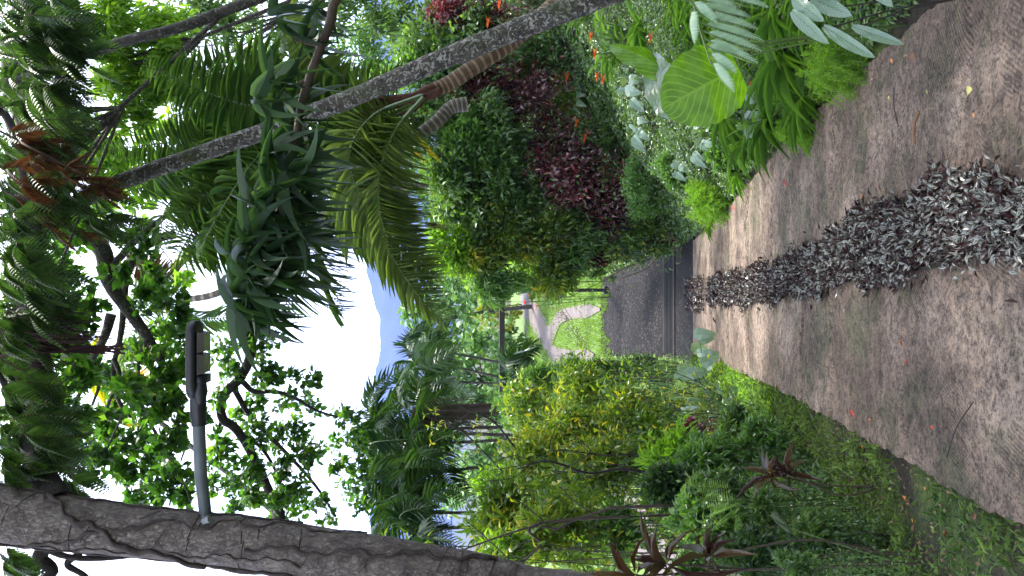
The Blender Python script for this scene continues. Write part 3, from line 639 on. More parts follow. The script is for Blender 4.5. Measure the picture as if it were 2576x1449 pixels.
def gate():
    Y = 26.; a = P(1262, 716, Y); b = P(1263, 985, Y); gz = float(H(P(1488, 730, Y)[0], Y))
    t = thing('height_barrier', 'tall black timber post and beam barrier beyond the lawn edge', 'barrier', (a[0], Y, gz))
    Acc().box((a+b)/2, (abs(a[0]-b[0]), .16, .19)).build('beam', [M['gate']], t)
    for vy in (730, 972):
        p = P(1262, vy, Y); gz2 = float(H(p[0], Y))-.05; top = a[2]-.1
        Acc().box((p[0], Y, (top+gz2)/2), (.12, .14, top-gz2)).build('post', [M['gate']], t)
        Acc().box((p[0], Y, gz2+.12), (.26, .28, .26)).build('footing', [M['gate']], t)
    p = P(1262, 745, Y); Acc().tube([a*[1, 1, 1]+[-.22, 0, -.09], [p[0]+.22, Y, a[2]-.6]], .02, 6).build('brace', [M['gate']], t)
gate()
def crate():
    g = G(1700, 590); Y = g[1]; s = px(46, Y); c = g+UPV*s*.42
    t = thing('crate', 'weathered pinkish slatted crate half buried in plants beside the drain', 'crate', g)
    A = Acc()
    for k in range(4): A.box(c+np.array([0, -.2, (k-1.5)*s*.26]), (s*.75, .02, s*.2))
    A.build('front_panel', [M['plank']], t)
    for sx in (-1, 1): Acc().box(c+np.array([sx*s*.36, 0, 0]), (.02, .37, s*.98)).build('side_panel', [M['plank']], t)
    Acc().box(c+np.array([0, 0, s*.5]), (s*.72, .39, .02)).build('lid', [M['plank']], t)
crate()
def street_lamp():
    Y = 5.; tr = P(515, 1310, Y); t = thing('solar_street_lamp', 'black solar street lamp head on a grey pipe fixed sideways to the leaning trunk', 'street lamp', P(516, 1302, Y))
    Acc().tube([P(517, 1296, Y), P(505, 1190, Y-.02), P(500, 1062, Y-.04)], px(14.5, Y), 20).build('pipe', [M['pipe']], t, smooth=True)
    A = Acc(); A.tube([P(519, 1318, Y), P(517, 1292, Y)], [px(24, Y), px(18, Y)], 16); A.tube([P(512, 1312, Y-.1), P(528, 1306, Y-.12)], .022, 8)
    A.build('bracket', [M['chrome']], t)
    # socket that slips over the pipe, and the head beyond it
    A = Acc(); A.tube([P(500.5, 1070, Y-.04), P(500, 1052, Y-.04), P(499, 1050, Y-.04), P(498, 975, Y-.04)], [px(17.5, Y), px(17.5, Y), px(19, Y), px(19, Y)], 18)
    A.tube([P(504, 1015, Y-.08), P(504, 985, Y-.08), P(506, 960, Y-.08)], [px(10, Y), px(17, Y), px(12, Y)], 14)
    A.build('socket', [M['black']], t, smooth=True)
    x0 = P(500, 1002, Y)[0]; x1 = P(500, 806, Y)[0]; z = P(495, 900, Y)[2]; dep = .2
    n = 18; xs = np.linspace(x0, x1, n); 
    e = np.clip(np.minimum((np.arange(n))/2.5, (n-1-np.arange(n))/1.5), 0, 1)**.5
    A = Acc(); ring = []
    for i in range(n):
        wd = dep*(.35+.65*e[i]); h2 = px(13, Y)*(.6+.4*e[i]); r = []
        for a in np.linspace(0, 2*math.pi, 16, endpoint=False):
            ca, sa = math.cos(a), math.sin(a); r.append((xs[i], Y-.04+wd/2*math.copysign(abs(ca)**.4, ca), z+h2*math.copysign(abs(sa)**.4, sa)))
        ring.append(r)
    v = np.array(ring).reshape(-1, 3); i = np.arange(n-1)[:, None]*16; j = np.arange(16)[None]
    A.add(v, np.stack([i+j, i+(j+1) % 16, i+16+(j+1) % 16, i+16+j], -1).reshape(-1, 4))
    for e_ in (0, n-1): A.tri(np.vstack([ring[e_], np.mean(ring[e_], 0)]), None, 0)
    A.box(P(508, 952, Y-.04), (px(20, Y), .15, px(26, Y)))
    A.build('head', [M['black']], t, smooth=True)
    for k, vy in enumerate((914, 860)):
        c = P(510, vy, Y-.05); w_ = px(50, Y); hh = px(10, Y); A = Acc()
        prof = [(-.5, 0), (-.42, -1), (.42, -1), (.5, 0)]; vv = []
        for yy in (-.085, .085):
            for q, zz in prof: vv.append((c[0]+q*w_, c[1]+yy*(1 if zz == 0 else .8), c[2]+hh*.4+zz*hh*1.5))
        A.add(vv, [[0, 1, 5, 4], [1, 2, 6, 5], [2, 3, 7, 6], [0, 3, 2, 1], [4, 5, 6, 7]])
        A.build('lens', [M['lens']], t)
street_lamp()

# ================================================================== TREES
def pl(pts, Ys): return [P(a, b, y) for (a, b), y in zip(pts, Ys if hasattr(Ys, '__len__') else [Ys]*len(pts))]
def limb(A, pts, Ys, w0, w1, n=24, seg=10, m=0, lump=.03):
    Yv = Ys if hasattr(Ys, '__len__') else [Ys]*len(pts); c = curve(pl(pts, Yv), n)
    A.tube(c, np.linspace(px(w0, Yv[0])/2, px(w1, Yv[-1])/2, n), seg, m, lump); return c
def blob_leaves(A, blobs, T, L, W, m=0, dens=1., clump=9, droop=.3, flat=.75):
    for (vx, vy, r, Y) in blobs:
        n = int(dens*r*r*.06); rr = px(r, Y)
        bush_leaves(A, P(vx, vy, Y), (rr, rr*1.1, rr*flat), n, T, L, W, m, clump, droop, .3)

def big_tree():
    Y = 5.; t = thing('leaning_tree', 'large leaning grey brown tree trunk wrapped in vines at left', 'tree', P(2050, 1640, 5.))
    A = Acc(); pts = [(-160, 1290), (0, 1292), (150, 1312), (300, 1331), (500, 1352), (640, 1366), (830, 1402), (1000, 1440), (1200, 1480), (1350, 1520), (1700, 1580), (2060, 1640)]
    wd = [150, 132, 128, 120, 118, 122, 134, 160, 168, 176, 220, 300]
    c = curve(pl(pts, Y), 90); wv = np.interp(np.linspace(0, 1, 90), np.linspace(0, 1, len(wd)), [px(q, Y)/2 for q in wd])
    A.tube(c, wv, 28, 0, .012)
    for _ in range(0): pass
    A.build('trunk', [M['barkA']], t, smooth=True)
    # big limb leaving the trunk and running across the top of the view
    A = Acc(); limb(A, [(150, 1262), (128, 1228), (95, 1170), (80, 1080), (105, 950), (82, 820), (62, 700), (80, 560), (110, 420), (150, 240), (178, 100), (172, -60)], [5, 5.1, 5.3, 5.6, 6, 6.2, 6.4, 6.5, 6.6, 6.8, 7, 7.2], 62, 34, 60, 12)
    limb(A, [(140, 1350), (100, 1400), (130, 1440), (60, 1500)], 5.3, 40, 20); limb(A, [(200, 1392), (170, 1420), (215, 1450), (260, 1500)], 5.2, 18, 10); limb(A, [(60, 1350), (150, 1395), (230, 1405), (330, 1398), (420, 1380)], 5.0, 16, 10)
    limb(A, [(80, 560), (60, 420), (20, 300), (-60, 200)], [6.5, 6.6, 6.8, 7], 30, 14); limb(A, [(70, 1100), (30, 1000), (-30, 900)], 5.6, 22, 12)
    A.build('limb', [M['barkD']], t, smooth=True)
    # vines and rootlets on the trunk: they spiral round it
    A = Acc()
    def wrap(k0, k1, a0, a1, r, wob=0):
        ks = np.linspace(k0, k1, 50); i = np.clip(ks.astype(int), 0, 88); p = c[i]+(c[i+1]-c[i])*(ks-i)[:, None]
        tg = nrm(np.gradient(c, axis=0))[i]; e1 = nrm(np.cross(tg, [0, 1., 0])); e2 = -np.cross(tg, e1)
        an = np.linspace(a0, a1, 50)+wob*np.sin(ks*.9)+.06*np.sin(ks*2.7); R_ = wv[i]+r*.55
        A.tube(p+(e1*np.cos(an)[:, None]+e2*np.sin(an)[:, None])*R_[:, None], r*(.8+.3*np.sin(ks)), 6)
    pi = math.pi
    for args in ((2, 30, 2.6, 5.6, .012, .1), (8, 62, 3.4, 2.9, .01, .12), (14, 34, 5.9, 3.6, .02, .15), (34, 60, 3.2, 4.9, .022, .1), (40, 66, 4.8, 6.1, .016, .1),
                 (46, 80, 3.1, 2.7, .024, .06), (20, 46, 4.0, 4.6, .007, .1), (3, 20, 3.2, 4.0, .008, .2), (30, 52, 5.4, 6.4, .008, .2), (50, 76, 4.0, 3.0, .01, .2), (56, 82, 3.6, 4.4, .012, .2), (0, 45, 6.2, 6.3, .01, .1), (0, 50, 3.05, 2.9, .017, .08)):
        wrap(*args)
    for _ in range(46):
        k = rng.uniform(8, 72); a = rng.uniform(2.6, 6.4); wrap(k, k+rng.uniform(-.5, 1.5), a, a+rng.uniform(.4, 1.5), .0035)
    A.build('vine', [M['vine']], t, smooth=True)
    # feathery foliage of the upper limb
    A = Acc(); spots = []
    for (vx, vy, r, n, Y) in ((40, 60, 70, 26, 6.4), (110, 40, 60, 22, 6.6), (150, 130, 45, 18, 6.6), (70, 200, 60, 20, 6.2), (150, 250, 50, 16, 6.6), (40, 330, 60, 20, 6.4), (130, 360, 55, 16, 6.7), (180, 60, 40, 10, 6.7), (40, 480, 50, 14, 6.6),
                              (110, 480, 55, 14, 6.5), (200, 500, 50, 12, 6.5), (250, 560, 40, 10, 6.4), (25, 640, 45, 18, 5.4), (60, 700, 40, 14, 5.6), (30, 800, 50, 14, 5.8), (110, 760, 40, 12, 6), (60, 1000, 60, 20, 6.), (25, 1100, 50, 18, 5.8), (90, 1120, 50, 14, 5.8),
                              (30, 950, 45, 12, 6.), (30, 1180, 40, 14, 5.6), (120, 1060, 40, 8, 6.), (20, 560, 40, 8, 5.8), (10, 1390, 30, 6, 5.6), (170, 1190, 25, 5, 5.5)):
        for _ in range(int(n*2)): spots.append((P(vx+rng.normal()*r*.55, vy+rng.normal()*r*.6, Y+rng.normal()*.35), Y))
    for p, Y in spots:
        th = rng.uniform(-.9, .9)+(0 if rng.random() < .65 else pi); L = rng.uniform(.22, .4)
        d = np.array([math.sin(th)*.6-.35, rng.normal()*.3, -.75+.5*rng.random()]); d = nrm(d)
        fern_frond(A, p, p+d*L, .05, 13, .12, .032, T=T_serrS, m=0)
    A.build('foliage', [M['feather'], M['twig']], t)
    A = Acc()
    for (vx, vy, vx2, vy2, Y, n) in ((0, 330, 250, 470, 5.9, 26), (0, 420, 70, 480, 5.9, 10), (10, 480, 190, 590, 6.2, 14), (60, 340, 190, 440, 6.3, 10)):
        for k in range(n):
            u = rng.random(); p = P(vx+(vx2-vx)*u+rng.normal()*8, vy+(vy2-vy)*u+rng.normal()*14, Y); d = nrm(np.array([-.35+rng.normal()*.35, rng.normal()*.3, -.8])); fern_frond(A, p, p+d*.26, .03, 13, .1, .03, m=0)
        limb(A, [(vx, vy), ((vx+vx2)/2+10, (vy+vy2)/2), (vx2, vy2)], Y, 6, 3, 10, 5, 1, 0)
    A.build('dead_foliage', [M['rust'], M['twig']], t)
    # unseen crown overhead, above the picture, added to shade the drive
    A = Acc()
    for k in range(70):
        x_, y_ = rng.uniform(-7, 4.5), rng.uniform(-5, 11); z_ = rng.uniform(8.2, 11.5)+max(0, y_-8)*.5
        bush_leaves(A, (x_, y_, z_), (1.3, 1.3, .6), 230, T_lance, .3, .16, 0, 9, .3)
    for k in range(60):        # unseen leaf masses added left of and behind the viewer to block side light
        if k < 38: y_ = rng.uniform(-1, 7.5); x_ = -(.45*max(y_, 0)+1.9+rng.uniform(.6, 3)); z_ = rng.uniform(-3.5, 7.5)
        else: x_, y_, z_ = rng.uniform(-5, 5), rng.uniform(-6, -3), rng.uniform(.5, 8)
        bush_leaves(A, (x_, y_, z_), (1.0, 1.0, .9), 170, T_lance, .3, .16, 0, 9, .3)
    A.build('crown', [M['feather']], t)
    # long maroon aerial roots hanging from the limb
    A = Acc()
    for k in range(170):
        vy = rng.normal(835, 26); x0 = rng.uniform(-10, 60); L = rng.uniform(40, 260)*(1 if rng.random() < .6 else .6); y_ = 5.9+rng.normal()*.12
        A.tube(curve([P(x0, vy, y_), P(x0+L*.5, vy+rng.normal()*10+6, y_), P(x0+L, vy+rng.normal()*14+12, y_)], 7), np.linspace(.008, .002, 7), 4)
    for k in range(40):
        vy = rng.normal(878, 5); A.tube(curve([P(rng.uniform(0, 90), vy, 5.9), P(250, vy+rng.normal()*4, 5.9), P(rng.uniform(250, 320), vy+rng.normal()*5, 5.9)], 6), .004, 4)
    A.build('aerial_root', [M['rootm']], t)
M['rootm'] = plain('maroon_root', (.075, .03, .035), .9, col2=(.035, .018, .02))
big_tree()

def lichen_tree():
    base = P(1640, -60, 6.2); t = thing('slanting_tree', 'long slanting trunk blotched with pale lichen crossing the right side', 'tree', base)
    A = Acc(); pts = [(-120, 640), (0, 590), (150, 530), (300, 460), (500, 388), (700, 318), (900, 240), (1100, 155), (1300, 75), (1480, 3), (1640, -60)]
    c = curve(pl(pts, [7.4, 7.3, 7.1, 7., 6.9, 6.8, 6.7, 6.5, 6.4, 6.3, 6.2]), 90)
    wv = np.interp(np.linspace(0, 1, 90), [0, .1, .4, .62, .85, 1], [px(q, 6.7)/2 for q in (37, 39, 40, 46, 53, 62)])
    A.tube(c, wv, 18, 0, .035); A.build('trunk', [M['barkB']], t, smooth=True)
    A = Acc(); limb(A, [(-120, 640), (-200, 700), (-260, 800)], 7.4, 30, 14); limb(A, [(-120, 640), (-220, 560), (-300, 460)], 7.4, 28, 12)
    A.build('limb', [M['barkB']], t, smooth=True)
    A = Acc(); blob_leaves(A, [(-240, 820, 90, 7.4), (-300, 460, 90, 7.4), (-260, 650, 90, 7.2), (-120, 700, 50, 7.4)], T_small2, .1, .05, dens=1.5)
    for k in range(26):  # unseen foliage added beyond the right of the view to cut side light
        y_ = rng.uniform(-.5, 6.5); x_ = .45*max(y_, 0)+2.2+rng.uniform(.6, 2.6); bush_leaves(A, (x_, y_, rng.uniform(2.2, 8)), (1.0, 1.0, .8), 170, T_lance, .3, .16, 0, 9, .3)
    A.build('crown', [M['canopy']], t)
    base = P(800, -70, 8.5); t = thing('thin_slanting_tree', 'thinner dark slanting trunk above the lichen covered one at top right', 'tree', base)
    A = Acc(); c = curve(pl([(-80, 240), (0, 213), (60, 200), (150, 163), (300, 108), (450, 70), (580, 22), (700, -25), (800, -70)], 8.5), 70)
    A.tube(c, np.linspace(px(21, 8.5)/2, px(27, 8.5)/2, 70), 12, 0, .05); A.build('trunk', [M['barkC']], t, smooth=True)
    A = Acc(); blob_leaves(A, [(-110, 250, 80, 8.5), (-90, 150, 70, 8.5)], T_small2, .1, .05, dens=1.5); A.build('crown', [M['canopy']], t)
lichen_tree()

T_lobe = leafT(5, lambda t: max(.03, math.sin(math.pi*t**.75)*(1 if int(t*5+.5) % 2 else .72)), .15, .5)
def canopy_tree():
    Y = 11.; base = np.array([8.2, 12.5, float(H(8.2, 12.5))])
    t = thing('spreading_tree', 'spreading tree with crooked dark boughs and lobed leaves against the white sky', 'tree', base)
    A = Acc()
    j = P(235, 595, Y)
    A.tube(curve([base, P(500, -420, 12), P(60, 40, 11.6), P(110, 420, 11.3), j], 30), np.linspace(.2, px(46, Y)/2, 30), 12, 0, .04)
    A.build('trunk', [M['barkC']], t, smooth=True)
    A = Acc()
    limb(A, [(235, 595), (262, 640), (268, 690), (290, 735), (330, 790), (372, 850), (400, 900), (432, 960), (470, 1010)], Y, 44, 12, 40)
    limb(A, [(268, 680), (300, 650), (345, 600), (395, 560), (420, 540)], Y, 20, 12); limb(A, [(440, 590), (400, 600), (345, 640), (318, 700), (310, 790), (300, 860), (285, 930), (300, 1010), (330, 1050)], Y+.3, 22, 8, 40)
    limb(A, [(280, 790), (262, 850), (235, 900), (215, 960), (190, 1010)], Y, 24, 8); limb(A, [(232, 900), (250, 960), (232, 1020)], Y, 10, 6); limb(A, [(286, 900), (300, 950), (275, 1010), (262, 1060)], Y, 12, 5)
    limb(A, [(372, 850), (350, 900), (345, 960), (310, 1040), (260, 1150)], Y-.3, 10, 4); limb(A, [(330, 950), (365, 1040), (410, 1120), (455, 1200), (480, 1260)], Y, 10, 4); limb(A, [(440, 960), (442, 1020), (470, 1100), (455, 1160)], Y, 9, 4)
    A.build('bough', [M['barkC']], t, smooth=True)
    A = Acc()
    B = [(130, 560, 50), (160, 650, 55), (200, 740, 45), (180, 880, 50), (200, 560, 40), (330, 560, 40), (360, 620, 35), (380, 700, 25), (350, 760, 35), (420, 780, 45), (380, 850, 45), (440, 860, 40), (400, 930, 45), (340, 900, 35), (450, 940, 40), (240, 790, 30), (160, 780, 45),
         (320, 990, 40), (370, 1010, 45), (430, 1040, 45), (250, 960, 40), (180, 960, 50), (140, 880, 45), (200, 1050, 45), (260, 1070, 45), (310, 1100, 50), (360, 1160, 50), (420, 1130, 45), (440, 1210, 50), (300, 1180, 45), (380, 1240, 35), (245, 1130, 35), (180, 1130, 40), (460, 1270, 35), (340, 1250, 25), (140, 1000, 40), (90, 900, 40), (130, 700, 40), (300, 700, 30), (90, 640, 40), (470, 820, 30), (140, 1150, 25)]
    blob_leaves(A, [(a, b, r*1.15, Y+rng.normal()*.8) for a, b, r in B], T_lobe, .13, .1, dens=1.15, clump=8)
    A.build('crown', [M['canopy']], t)
    # lower tree reaching across the sky gap
    Y = 12.; base = np.array([-7.2, 13., float(H(-7.2, 13.))])
    t = thing('bough_tree', 'tree with a thick snaking bough and small toothed leaves above the sky gap', 'tree', base)
    A = Acc(); A.tube(curve([base, [-6.6, 12.6, 0], P(760, 1400, Y), P(700, 1290, Y), P(655, 1180, Y)], 24), np.linspace(.2, px(18, Y)/2, 24), 10, 0, .04); A.build('trunk', [M['barkD']], t, smooth=True)
    A = Acc()
    limb(A, [(600, 640), (612, 760), (625, 850), (628, 900), (605, 950), (570, 985), (555, 1020), (562, 1055), (590, 1075), (615, 1110), (655, 1180)], Y, 26, 20, 44)
    limb(A, [(610, 960), (640, 985), (690, 985), (740, 1000), (790, 1030), (850, 1050)], Y, 14, 5); limb(A, [(590, 980), (625, 1040), (680, 1100), (740, 1160), (800, 1230), (845, 1300)], Y, 14, 5); limb(A, [(605, 1090), (660, 1130), (700, 1200), (720, 1280)], Y, 10, 5); limb(A, [(560, 1050), (545, 1100), (560, 1180)], Y, 8, 4)
    A.build('bough', [M['barkD']], t, smooth=True)
    A = Acc()
    B = [(560, 880, 35), (600, 830, 30), (650, 870, 40), (690, 850, 20), (580, 930, 35), (660, 930, 35), (640, 1010, 35), (690, 960, 30), (740, 960, 28), (785, 965, 25), (720, 1020, 35), (780, 1020, 32), (600, 1050, 35), (650, 1090, 40), (560, 1120, 40), (700, 1110, 40), (750, 1090, 35), (590, 1190, 42), (640, 1170, 40), (700, 1180, 40), (760, 1150, 35),
         (800, 1130, 25), (750, 1220, 35), (690, 1240, 35), (630, 1240, 40), (580, 1260, 35), (790, 1250, 30), (740, 1290, 35), (690, 1300, 25), (830, 1300, 25), (520, 1160, 30), (540, 1230, 30), (860, 1030, 30), (880, 1070, 30), (850, 1110, 25), (900, 1110, 30), (860, 1170, 30), (870, 1230, 30), (900, 1180, 30), (900, 1270, 25), (550, 1000, 25), (510, 1050, 25)]
    blob_leaves(A, [(a, b, r*1.1, Y+rng.normal()*.8) for a, b, r in B], T_lobe, .12, .085, dens=1.35, clump=7)
    A.build('crown', [M['canopy']], t)
canopy_tree()

def leafy_tree(name, label, base, blobs, mk, T, L, W, dens, clump=10, trunkr=.05, cat='tree', group=None, droop=.3, bm='barkC', flat=.8):
    base = np.asarray(base, float); t = thing(name, label, cat, base, group)
    c = np.mean([P(b[0], b[1], b[3]) for b in blobs], 0)
    B = Acc(); B.tube(curve([base, (base+c)/2+[.1, 0, 0], c], 12), np.linspace(trunkr, trunkr*.5, 12), 8, 0, .04)
    B.build('trunk', [M[bm]], t, smooth=True)
    B = Acc()
    for b in blobs:
        q = P(b[0], b[1], b[3]); B.tube(curve([c-(c-base)*.15, (c+q)/2+rng.normal(size=3)*.15, q], 8), np.linspace(trunkr*.45, trunkr*.12, 8), 6, 0)
    B.build('branch', [M[bm]], t, smooth=True)
    A = Acc(); blob_leaves(A, blobs, T, L, W, 0, dens, clump, droop, flat); A.build('crown', [M[mk]], t)
    return t
def onground(x, y): return (x, y, float(H(x, y)))
leafy_tree('drooping_tree', 'sunlit lime green tree with hanging pointed leaves at top right', onground(5.8, 11.), [(230, 60, 55, 11), (290, 30, 50, 11.3), (340, 80, 60, 11), (270, 130, 55, 11), (330, 170, 60, 11.2), (400, 130, 50, 11), (380, 220, 55, 11), (310, 240, 55, 11), (250, 210, 40, 11.2), (420, 40, 60, 11.3), (430, 230, 40, 11), (290, 310, 35, 11), (350, 300, 40, 11.2)],
           'bright', T_lance2, .16, .045, 2.6, 9, droop=.9)
leafy_tree('shade_tree', 'dense dark green tree behind the slanting trunks at the upper right', onground(8, 14.5), [(480, 40, 70, 14), (450, 120, 60, 14), (540, 60, 60, 14), (430, 200, 50, 14), (620, 30, 60, 15), (700, 90, 55, 15), (500, 180, 50, 15), (840, 40, 60, 15), (900, 20, 50, 15), (960, 60, 50, 15)], 'hedge', T_lance, .16, .05, 1.9, 9, droop=.6)
leafy_tree('yellowing_tree', 'yellow green broadleaf tree seen between the palm fronds high up', onground(1.9, 17.), [(230, 330, 50, 17), (290, 380, 50, 17), (250, 430, 50, 17), (340, 400, 40, 17), (330, 470, 50, 17), (400, 470, 40, 17), (250, 500, 40, 17), (400, 330, 45, 17), (440, 420, 45, 17), (180, 420, 45, 17), (180, 330, 40, 17), (460, 700, 25, 17), (500, 330, 45, 17)], 'bright', T_lobe, .2, .15, 1.3, 8)
leafy_tree('backdrop_tree', 'dark tree filling the gap behind the drooping palm fronds', onground(6.5, 22.), [(640, 200, 70, 21), (720, 300, 70, 21), (800, 200, 70, 21), (600, 420, 60, 21), (700, 480, 70, 21), (780, 420, 60, 21), (820, 540, 50, 21), (740, 600, 50, 21), (560, 560, 60, 21), (880, 480, 50, 21), (660, 640, 50, 21), (900, 300, 60, 21), (580, 330, 60, 21)], 'hedge', T_lobe, .3, .18, 1.4, 9, trunkr=.2)
for i, (b, bl, lab) in enumerate([
    ((-1.2, 48.), [(1040, 790, 45, 46), (1060, 850, 45, 46), (1090, 800, 60, 46), (1120, 870, 50, 46), (1160, 800, 60, 46), (1110, 730, 60, 46)], 'round mound of pale creeper leaves smothering a tree below the blue mountain'),
    ((3.5, 44.), [(1010, 690, 30, 44), (1080, 650, 60, 44), (1150, 680, 60, 44), (1170, 740, 50, 44), (1210, 680, 40, 44)], 'creeper covered tree behind the palest hanging frond'),
    ((-6., 44.), [(1130, 950, 60, 42), (1180, 880, 60, 42), (1230, 850, 50, 42), (1180, 990, 60, 42), (1250, 930, 50, 42), (1120, 1040, 55, 42), (1230, 1030, 50, 42)], 'bushy light green tree behind the slender palm stems'),
    ((-13., 40.), [(1180, 1150, 60, 38), (1150, 1230, 60, 38), (1220, 1250, 60, 38), (1250, 1150, 60, 38), (1120, 1100, 50, 38), (1250, 1330, 55, 38)], 'low green tree far off behind the croton shrubs at left')]):
    leafy_tree('creeper_tree', lab, onground(*b), bl, 'round', T_lobe, .34, .3, 1.5, 7, trunkr=.15, droop=.6)

leafy_tree('shade_tree', 'dark high canopy filling the left end of the view behind the feathery limb', onground(9., 13.), [(30, 60, 60, 10), (90, 130, 60, 10), (40, 230, 60, 10), (110, 280, 55, 10), (40, 380, 55, 10), (60, 520, 55, 10), (120, 440, 50, 10), (30, 650, 50, 10), (60, 780, 55, 10), (30, 900, 50, 10), (60, 1020, 50, 10), (120, 850, 45, 10), (140, 340, 40, 10), (150, 60, 50, 10)], 'hedge', T_small, .12, .06, 2.6, 12)
FERNS = [('feathery green fern on the shaded slope beside the arching branch', 2040, 1400, 9, .34), ('small fern under the orange brown cordyline', 1990, 1250, 7, .22), ('fern tuft on the dark soil below the wine red cordyline', 2120, 1430, 8, .3), ('fern between the mossy verge and the hollow', 1930, 1180, 8, .26), ('fern beside the silvery taro on the left lip', 1880, 1060, 8, .28), ('large fern at the far lower left of the slope', 1900, 1445, 9, .4)]
def fern_clump(lab, vx, vy, nf, L):
    g = G(vx, vy); gr = np.array(onground(g[0], g[1])); t = thing('fern', lab, 'fern', gr, 'ferns on the left bank')
    for k in range(nf):
        th = k*2.4+rng.random(); d = np.array([math.cos(th), math.sin(th), .0]); A = Acc(); fern_frond(A, gr, gr+d*L*rng.uniform(.8, 1.1)+UPV*L*.35, L*.3, 15, L*.3, L*.07, T=T_serrS); A.build('frond', [M['feather' if 'dark' in lab or 'shade' in lab else 'strap'], M['stem']], t)
for f in FERNS: fern_clump(*f)
for i, (b, bl, mk, lab) in enumerate([
    ((-1.2, 54.), [(1215, 790, 40, 52), (1250, 770, 35, 52), (1265, 815, 30, 52), (1190, 740, 35, 53), (1285, 790, 22, 51)], 'yfern2', 'golden green bush behind the barrier beam'),
    ((-4., 55.), [(1230, 865, 40, 53), (1270, 880, 32, 52), (1190, 850, 40, 54), (1250, 920, 35, 53), (1290, 850, 20, 52)], 'hedge', 'dark hollow bush behind the middle of the barrier'),
    ((.8, 52.), [(1230, 720, 35, 50), (1270, 730, 30, 50), (1290, 700, 30, 50), (1240, 680, 35, 50), (1200, 690, 30, 50)], 'bright', 'fresh green leafy bush right behind the barrier post'),
    ((-7.5, 50.), [(1270, 960, 45, 48), (1300, 1000, 45, 48), (1330, 940, 35, 47), (1240, 1000, 45, 49), (1350, 990, 40, 46)], 'round', 'light bush beyond the track left of the barrier')]):
    leafy_tree('far_bush', lab, onground(*b), bl, mk, T_lobe, .34, .24, 4.5, 9, trunkr=.05, droop=.2)
for i, (b, bl, mk, lab) in enumerate([
    ((9.2, 19.), [(1100, 40, 70, 18), (1180, 60, 70, 17), (1040, 130, 70, 18), (1120, 150, 70, 17), (1010, 30, 60, 18)], 'hedge', 'dark bushy tree filling the top edge of the bank under the trunks'),
    ((5.6, 20.), [(1080, 260, 60, 18), (1140, 300, 70, 17), (1060, 360, 60, 18), (1140, 390, 60, 17), (1230, 300, 60, 16.5), (1260, 380, 60, 16.5)], 'hedge', 'dense hedge tree behind the ringed palm crown'),
    ((3.6, 21.), [(1080, 450, 60, 19), (1150, 480, 60, 18), (1220, 480, 60, 17.5), (1100, 560, 60, 19), (1180, 580, 60, 18.5), (1290, 450, 60, 17), (1300, 530, 50, 17)], 'narrow', 'leafy green tree under the long drooping pale fronds'),
    ((1.9, 24.), [(1130, 640, 45, 23), (1190, 660, 50, 22), (1250, 630, 50, 21), (1200, 720, 40, 23), (1310, 660, 50, 20), (1370, 640, 50, 19), (1450, 650, 50, 18)], 'bright', 'bright green bushy tree right of the barrier post'),
    ((7., 24.), [(900, 100, 70, 22), (960, 200, 70, 22), (880, 220, 60, 22), (960, 330, 60, 22), (1010, 430, 60, 22), (930, 420, 50, 22), (990, 540, 50, 22)], 'narrow', 'hazy green tree glimpsed between the slanting trunk and the strap leaves')]):
    leafy_tree('bushy_tree', lab, onground(*b), bl, mk, T_lance, .17, .07, 3.6, 14, trunkr=.05, droop=.2)

# ================================================================== PALMS
def coco(name, label, base, trunk, fronds, trunkm, r0, mk, nl=60, cat='palm', petiole=.02):
    t = thing(name, label, cat, base)
    if trunk is not None:
        c = curve(trunk, 40); rr = np.interp(np.linspace(0, 1, 40), [0, .2, .9, 1], [r0*1.1, r0, r0*.9, r0*.75]); Acc().tube(c, rr, 16).build('trunk', [M[trunkm]], t, smooth=True)
    for f in fronds:
        pts, Ys, Ll, W, hang = f[:5]; mk2 = f[5] if len(f) > 5 else mk
        A = Acc(); frond(A, pl(pts, Ys), f[6] if len(f) > 6 else nl, px(Ll, np.mean(Ys)), W, hang, r=petiole, fwd=.4, nv=UPV*.45+np.array([0, -1., 0])+rng.standard_normal(3)*.15); A.build('frond', [M[mk2], M['stem']], t)
    return t
